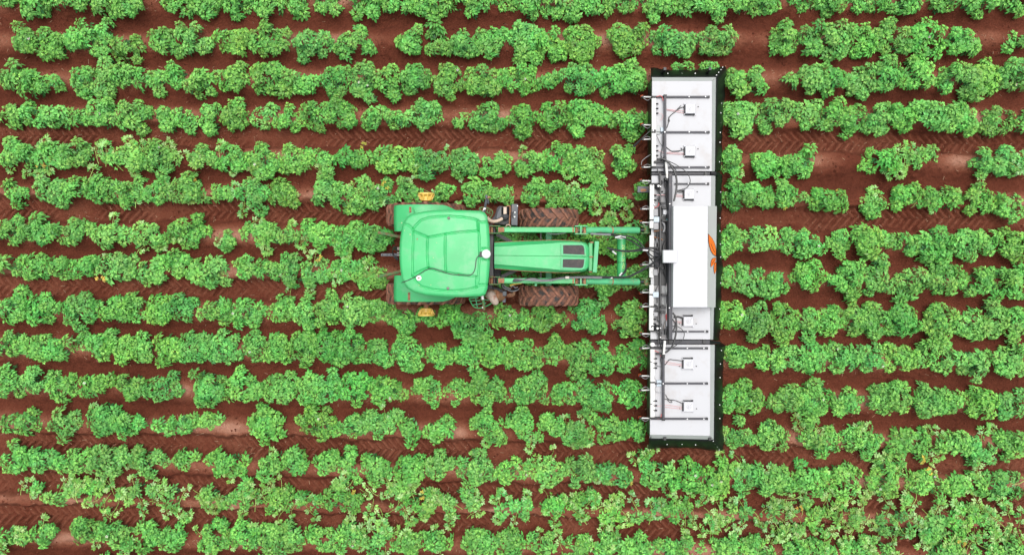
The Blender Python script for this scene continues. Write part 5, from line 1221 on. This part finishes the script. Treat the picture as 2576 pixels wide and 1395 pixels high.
for y in (280, 777): add('pipe_clip', boxp(zg(230, y - 4, ZP + .10), zg(252, y + 4, ZP + .10), ZP + .002, ZP + .102), 'black', imp)
p = zg(245, 72, ZP); add('pipe_cap', lathe([(.05, 0), (.05, .09), (.03, .10)], p, 'Z', 12), 'pvc', imp)
# small black nozzle bodies on the pipes
def body(f, x, y, s_=1.0):
    p = f(x, y, ZP + .075)
    add('nozzle_body', tube([p + Vector((-.055, 0, 0)), p + Vector((-.03, 0, 0)), p, p + Vector((.03, 0, 0)), p + Vector((.045, 0, 0))], [.010, .022], 8), 'black', imp, smooth=True)
for y in (496, 551, 607, 992, 1048, 1104): body(zd, 297, y)
for y in (383, 454): body(ze, 340, y)
for f, y in ((zf, 190), (zf, 803), (zf, 872), (zf, 940)): body(f, 335, y)
for y in (240, 296, 350, 738, 793, 850): body(zg, 283, y)
# nozzle arms reaching out to the left
def nozzle(f, xr, xt, y, loop):
    a, b = f(xr, y, .98), f(xt + 12, y + (5 if loop % 2 else -3), .90)
    o = add('nozzle_arm', cyl(a, b, .016, 8), 'pvc', imp, smooth=True)
    t = f(xt, y + (10 if loop % 2 else -8), .86)
    add('nozzle_tip', tube([t + Vector((-.03, 0, 0)), t, t + Vector((.03, .01, 0))], .028, 8), 'tip', o, smooth=True)
    add('nozzle_holder', box(b.x - .04, b.x + .015, b.y - .025, b.y + .025, .82, .93), 'black', o, bevel=.006)
    m_ = a.lerp(b, .5) + Vector((0, (.07 if loop % 2 else -.07), -.02))
    add('feed_line', tube([a + Vector((0, 0, -.01)), m_, b + Vector((-.02, 0, 0))], .0065, 6), 'lightgrey', o, smooth=True)
for i, y in enumerate((416, 746, 910, 1238)): nozzle(zd, 250, 128, y, (0, 0, 1, 1)[i] + 0)
for i, (f, y) in enumerate(((ze, 175), (ze, 578), (ze, 780), (zf, 76), (zf, 480), (zf, 685), (zf, 1085), (zf, 1290))): nozzle(f, 290, 140, y, i % 2 + (1 if i == 4 else 0))
for i, y in enumerate((445, 608, 942)): nozzle(zg, 228, 104, y, i)
add('hanging_hose', tube([zd(245, 1085, 1.0), zd(180, 1125, .95), zd(130, 1170, .9), zd(122, 1215, .88)], .008, 6), 'lightgrey', imp)
add('sensor_rod', tube([zd(235, 805, 1.05), zd(130, 900, 1.0)], .012, 6, smooth=False), 'rubber_hose', imp)
add('sensor_handle', tube([zd(130, 900, 1.0), zd(60, 970, .96), zd(28, 1000, .94)], [.016, .032], 8), 'black', imp, smooth=True)
add('sensor_clamp', boxp(zd(240, 805, 1.1), zd(285, 850, 1.1), 1.102, 1.19), 'black', imp, bevel=.008)
mp = add('mounting_plate', boxp(ze(95, 250, .80), ze(285, 343, .80), .74, .80), 'greybox', imp, bevel=.008)
add('rust_patch', prism([tuple(ze(x, y, .801)[:2]) for x, y in ((130, 300), (165, 285), (205, 290), (235, 305), (210, 330), (150, 332))], .8005, .803), 'rust', mp)
add('plate_stay', bar(ze(280, 300, .78), ze(420, 300, .9), .06, .05), 'blackmetal', mp)
# service strip along the left of the centre section
for nm, f, a, f2, b, m_, z in (('service_tray', ze, (345, 225), ze, (412, 560), 'lightgrey', ZP + .004), ('service_tray', ze, (450, 100), ze, (540, 560), 'lightgrey', ZP + .004),
                           ('service_tray', zf, (330, 385), zf, (405, 1030), 'lightgrey', ZP + .004), ('service_tray', zf, (445, 380), zf, (535, 1165), 'lightgrey', ZP + .006)):
    add(nm, boxp(f(*a, z), f2(*b, z), ZP + .001, z), m_, imp)
add('gap_shade_sheet', boxp(ze(335, 560, ZP + .01), zf(548, 385, ZP + .01), ZP + .0015, ZP + .010), 'blackmetal', imp)  # flat black sheet painting the shade of the open gap by the hitch
for f, y0_, y1_ in ((zf, 400, 480), (zf, 540, 700), (ze, 580, 690)):
    for x in (458, 490, 520): add('channel_rib', boxp(f(x, y0_, ZP + .04), f(x + 12, y1_, ZP + .04), ZP + .011, ZP + .04), 'offwhite', imp)
for f, x, y, sx, sy_, m_ in ((ze, 372, 735, 40, 40, 'bluegrey'), (zf, 362, 515, 42, 40, 'bluegrey'), (ze, 362, 632, 32, 52, 'lightgrey'), (ze, 495, 628, 25, 36, 'whitebox'), (zf, 362, 800, 28, 30, 'lightgrey'),
                             (zf, 530, 940, 17, 34, 'whitebox'), (ze, 365, 830, 38, 48, 'lightgrey'), (zf, 380, 60, 30, 60, 'frame'), (zf, 355, 190, 34, 45, 'lightgrey'), (ze, 370, 1230, 36, 45, 'frame'), (ze, 340, 520, 16, 12, 'whitebox'), (zf, 335, 730, 14, 22, 'whitebox')):
    add('junction_box', boxp(f(x - sx, y - sy_, ZP + .12), f(x + sx, y + sy_, ZP + .12), ZP + .012, ZP + .12), m_, imp, bevel=.008)
for f, x, y, sx, sy_, par in ((zd, 366, 806, 18, 34, wu), (zd, 320, 800, 24, 52, wu), (zg, 345, 530, 17, 36, wl_), (zg, 318, 530, 14, 36, wl_)):
    add('junction_box', boxp(f(x - sx, y - sy_, ZP + .05), f(x + sx, y + sy_, ZP + .05), ZP + .001, ZP + .05), 'bluegrey' if sx < 20 else 'offwhite', par, bevel=.008)
for f, x, y in ((ze, 385, 256), (zf, 372, 1000)):
    p = f(x, y, ZP + .02)
    o = add('valve', lathe([(.075, 0), (.078, .05), (.055, .08), (.03, .09), (.03, .105)], p, 'Z', 16), 'black', imp, smooth=True)
    add('valve_cap', lathe([(.026, .106), (.026, .125), (.015, .13)], p, 'Z', 12), 'pvc', o)
    for k in range(3):
        a = k * 2.1 + .4; add('valve_hose', tube([p + Vector((.06 * math.cos(a), .06 * math.sin(a), .05)), p + Vector((.13 * math.cos(a + .3), .13 * math.sin(a + .3), .07)), p + Vector((.16 * math.cos(a + .9), .16 * math.sin(a + .9), .03))], .014, 6), 'rubber_hose', o, smooth=True)
# clamps and cabling of the strip
for f, x0_, x1_, y in ((ze, 430, 500, 500), (ze, 445, 520, 562), (ze, 445, 545, 745), (zf, 440, 520, 515), (zf, 340, 410, 735), (zf, 430, 505, 690), (zf, 430, 500, 770), (zd, 270, 385, 1181), (zd, 305, 385, 1149), (zg, 290, 370, 183)):
    a, b = f(x0_, y, ZP + .14), f(x1_, y + (12 if x1_ > 500 else 0), ZP + .14); add('cable_clamp', bar(a, b, .05, .05), 'black', imp, bevel=.006)
rc = random.Random(5)
for f, pts, r_, m_ in ((ze, [(515, 150), (525, 260), (505, 380), (530, 470), (540, 620), (525, 760), (520, 880), (535, 960)], .016, 'rubber_hose'),
                       (ze, [(500, 140), (490, 230), (520, 330), (512, 450), (530, 600)], .012, 'rubber_hose'),
                       (ze, [(480, 180), (510, 240), (535, 300), (530, 420)], .010, 'rubber_hose'),
                       (ze, [(400, 410), (390, 435), (405, 475), (412, 500)], .010, 'rubber_hose'),
                       (ze, [(450, 770), (480, 800), (490, 860), (470, 920)], .022, 'lightgrey'),
                       (ze, [(320, 565), (370, 550), (405, 520), (400, 490)], .009, 'redwire'), (ze, [(340, 372), (400, 380), (470, 378), (510, 384)], .009, 'pinkwire'),
                       (ze, [(445, 390), (480, 372), (515, 350)], .010, 'rubber_hose'),
                       (ze, [(500, 900), (530, 1000), (480, 1100), (470, 1170)], .014, 'rubber_hose'), (ze, [(395, 900), (380, 1000), (400, 1090), (385, 1180)], .014, 'rubber_hose'),
                       (ze, [(345, 1040), (350, 1100), (352, 1180)], .011, 'lightgrey'), (ze, [(375, 1010), (378, 1080)], .011, 'lightgrey'),
                       (zf, [(525, 350), (515, 420), (522, 500), (528, 600), (515, 720), (510, 830), (520, 900)], .014, 'pvc'), (zf, [(530, 330), (528, 345), (520, 380)], .012, 'redwire'),
                       (zf, [(515, 780), (512, 830), (520, 885)], .016, 'redwire'), (zf, [(500, 900), (480, 980), (470, 1040)], .011, 'steel'),
                       (zf, [(330, 660), (370, 672), (390, 720), (385, 850), (390, 910)], .012, 'rubber_hose'), (zf, [(385, 560), (383, 640)], .014, 'rubber_hose'),
                       (zf, [(390, 385), (365, 440), (360, 465)], .011, 'rubber_hose'), (zf, [(450, 660), (480, 680), (500, 710)], .010, 'rubber_hose'),
                       (zf, [(395, 1060), (400, 1150), (392, 1260), (398, 1300)], .012, 'rubber_hose'), (zf, [(425, 1150), (430, 1220), (428, 1290)], .010, 'rubber_hose'),
                       (zf, [(475, 50), (500, 120), (490, 200), (525, 280)], .014, 'rubber_hose'), (zf, [(395, 0), (400, 90), (396, 200)], .012, 'lightgrey'),
                       (zd, [(296, 860), (320, 910), (350, 970), (370, 990)], .007, 'rubber_hose'), (zd, [(375, 850), (378, 930), (372, 1010), (355, 1090), (362, 1140)], .012, 'rubber_hose'),
                       (zd, [(300, 410), (345, 400), (370, 420), (378, 460)], .008, 'redwire'), (zd, [(300, 605), (350, 610), (378, 640), (350, 690)], .005, 'pinkwire'), (zd, [(290, 1045), (340, 1050), (400, 1075), (470, 1060)], .005, 'pinkwire'),
                       (zd, [(320, 1190), (355, 1170), (372, 1140)], .008, 'redwire'), (zd, [(310, 1260), (330, 1330), (335, 1390)], .012, 'rubber_hose'), (zd, [(430, 1190), (500, 1230), (540, 1300)], .009, 'rubber_hose'),
                       (zg, [(260, 140), (310, 160), (345, 185), (350, 215)], .008, 'redwire'), (zg, [(358, 210), (352, 260), (362, 320), (360, 400), (355, 490)], .013, 'rubber_hose'), (zg, [(275, 305), (320, 330), (365, 335)], .007, 'rubber_hose'),
                       (zg, [(275, 430), (280, 470), (292, 495)], .006, 'lightgrey'), (zg, [(310, 570), (282, 590), (290, 625), (330, 640), (370, 640)], .007, 'lightgrey'), (zg, [(270, 790), (330, 800), (400, 785)], .005, 'pinkwire'), (zg, [(300, 945), (335, 945), (352, 925), (358, 890)], .008, 'redwire')):
    add('cable', tube([f(x, y, ZP + .06 + .03 * rc.random()) for x, y in pts], r_, 6), m_, imp, smooth=True)
p = ze(520, 750, ZP + .10); add('connector', lathe([(.03, 0), (.03, .05), (.015, .06)], p, 'Z', 10), 'teal', imp)
for pts in ([(330, 990), (420, 1010), (460, 1030)], [(330, 905), (400, 900), (450, 880)]): add('hitch_pipe', tube([ze(x, y, ZP + .05) for x, y in pts], .014, 6), 'rust', imp)
# legs and inner frame seen from the side
for y in (190, 420, 870, 1090):
    for x in (1660, 1770):
        q = P(x, y, .5); add('support_leg', box(q.x - .03, q.x + .03, q.y - .03, q.y + .03, .18, ZP - .04), 'blackmetal', imp)
        add('skid_foot', box(q.x - .08, q.x + .08, q.y - .05, q.y + .05, .12, .18), 'blackmetal', imp, bevel=.02)
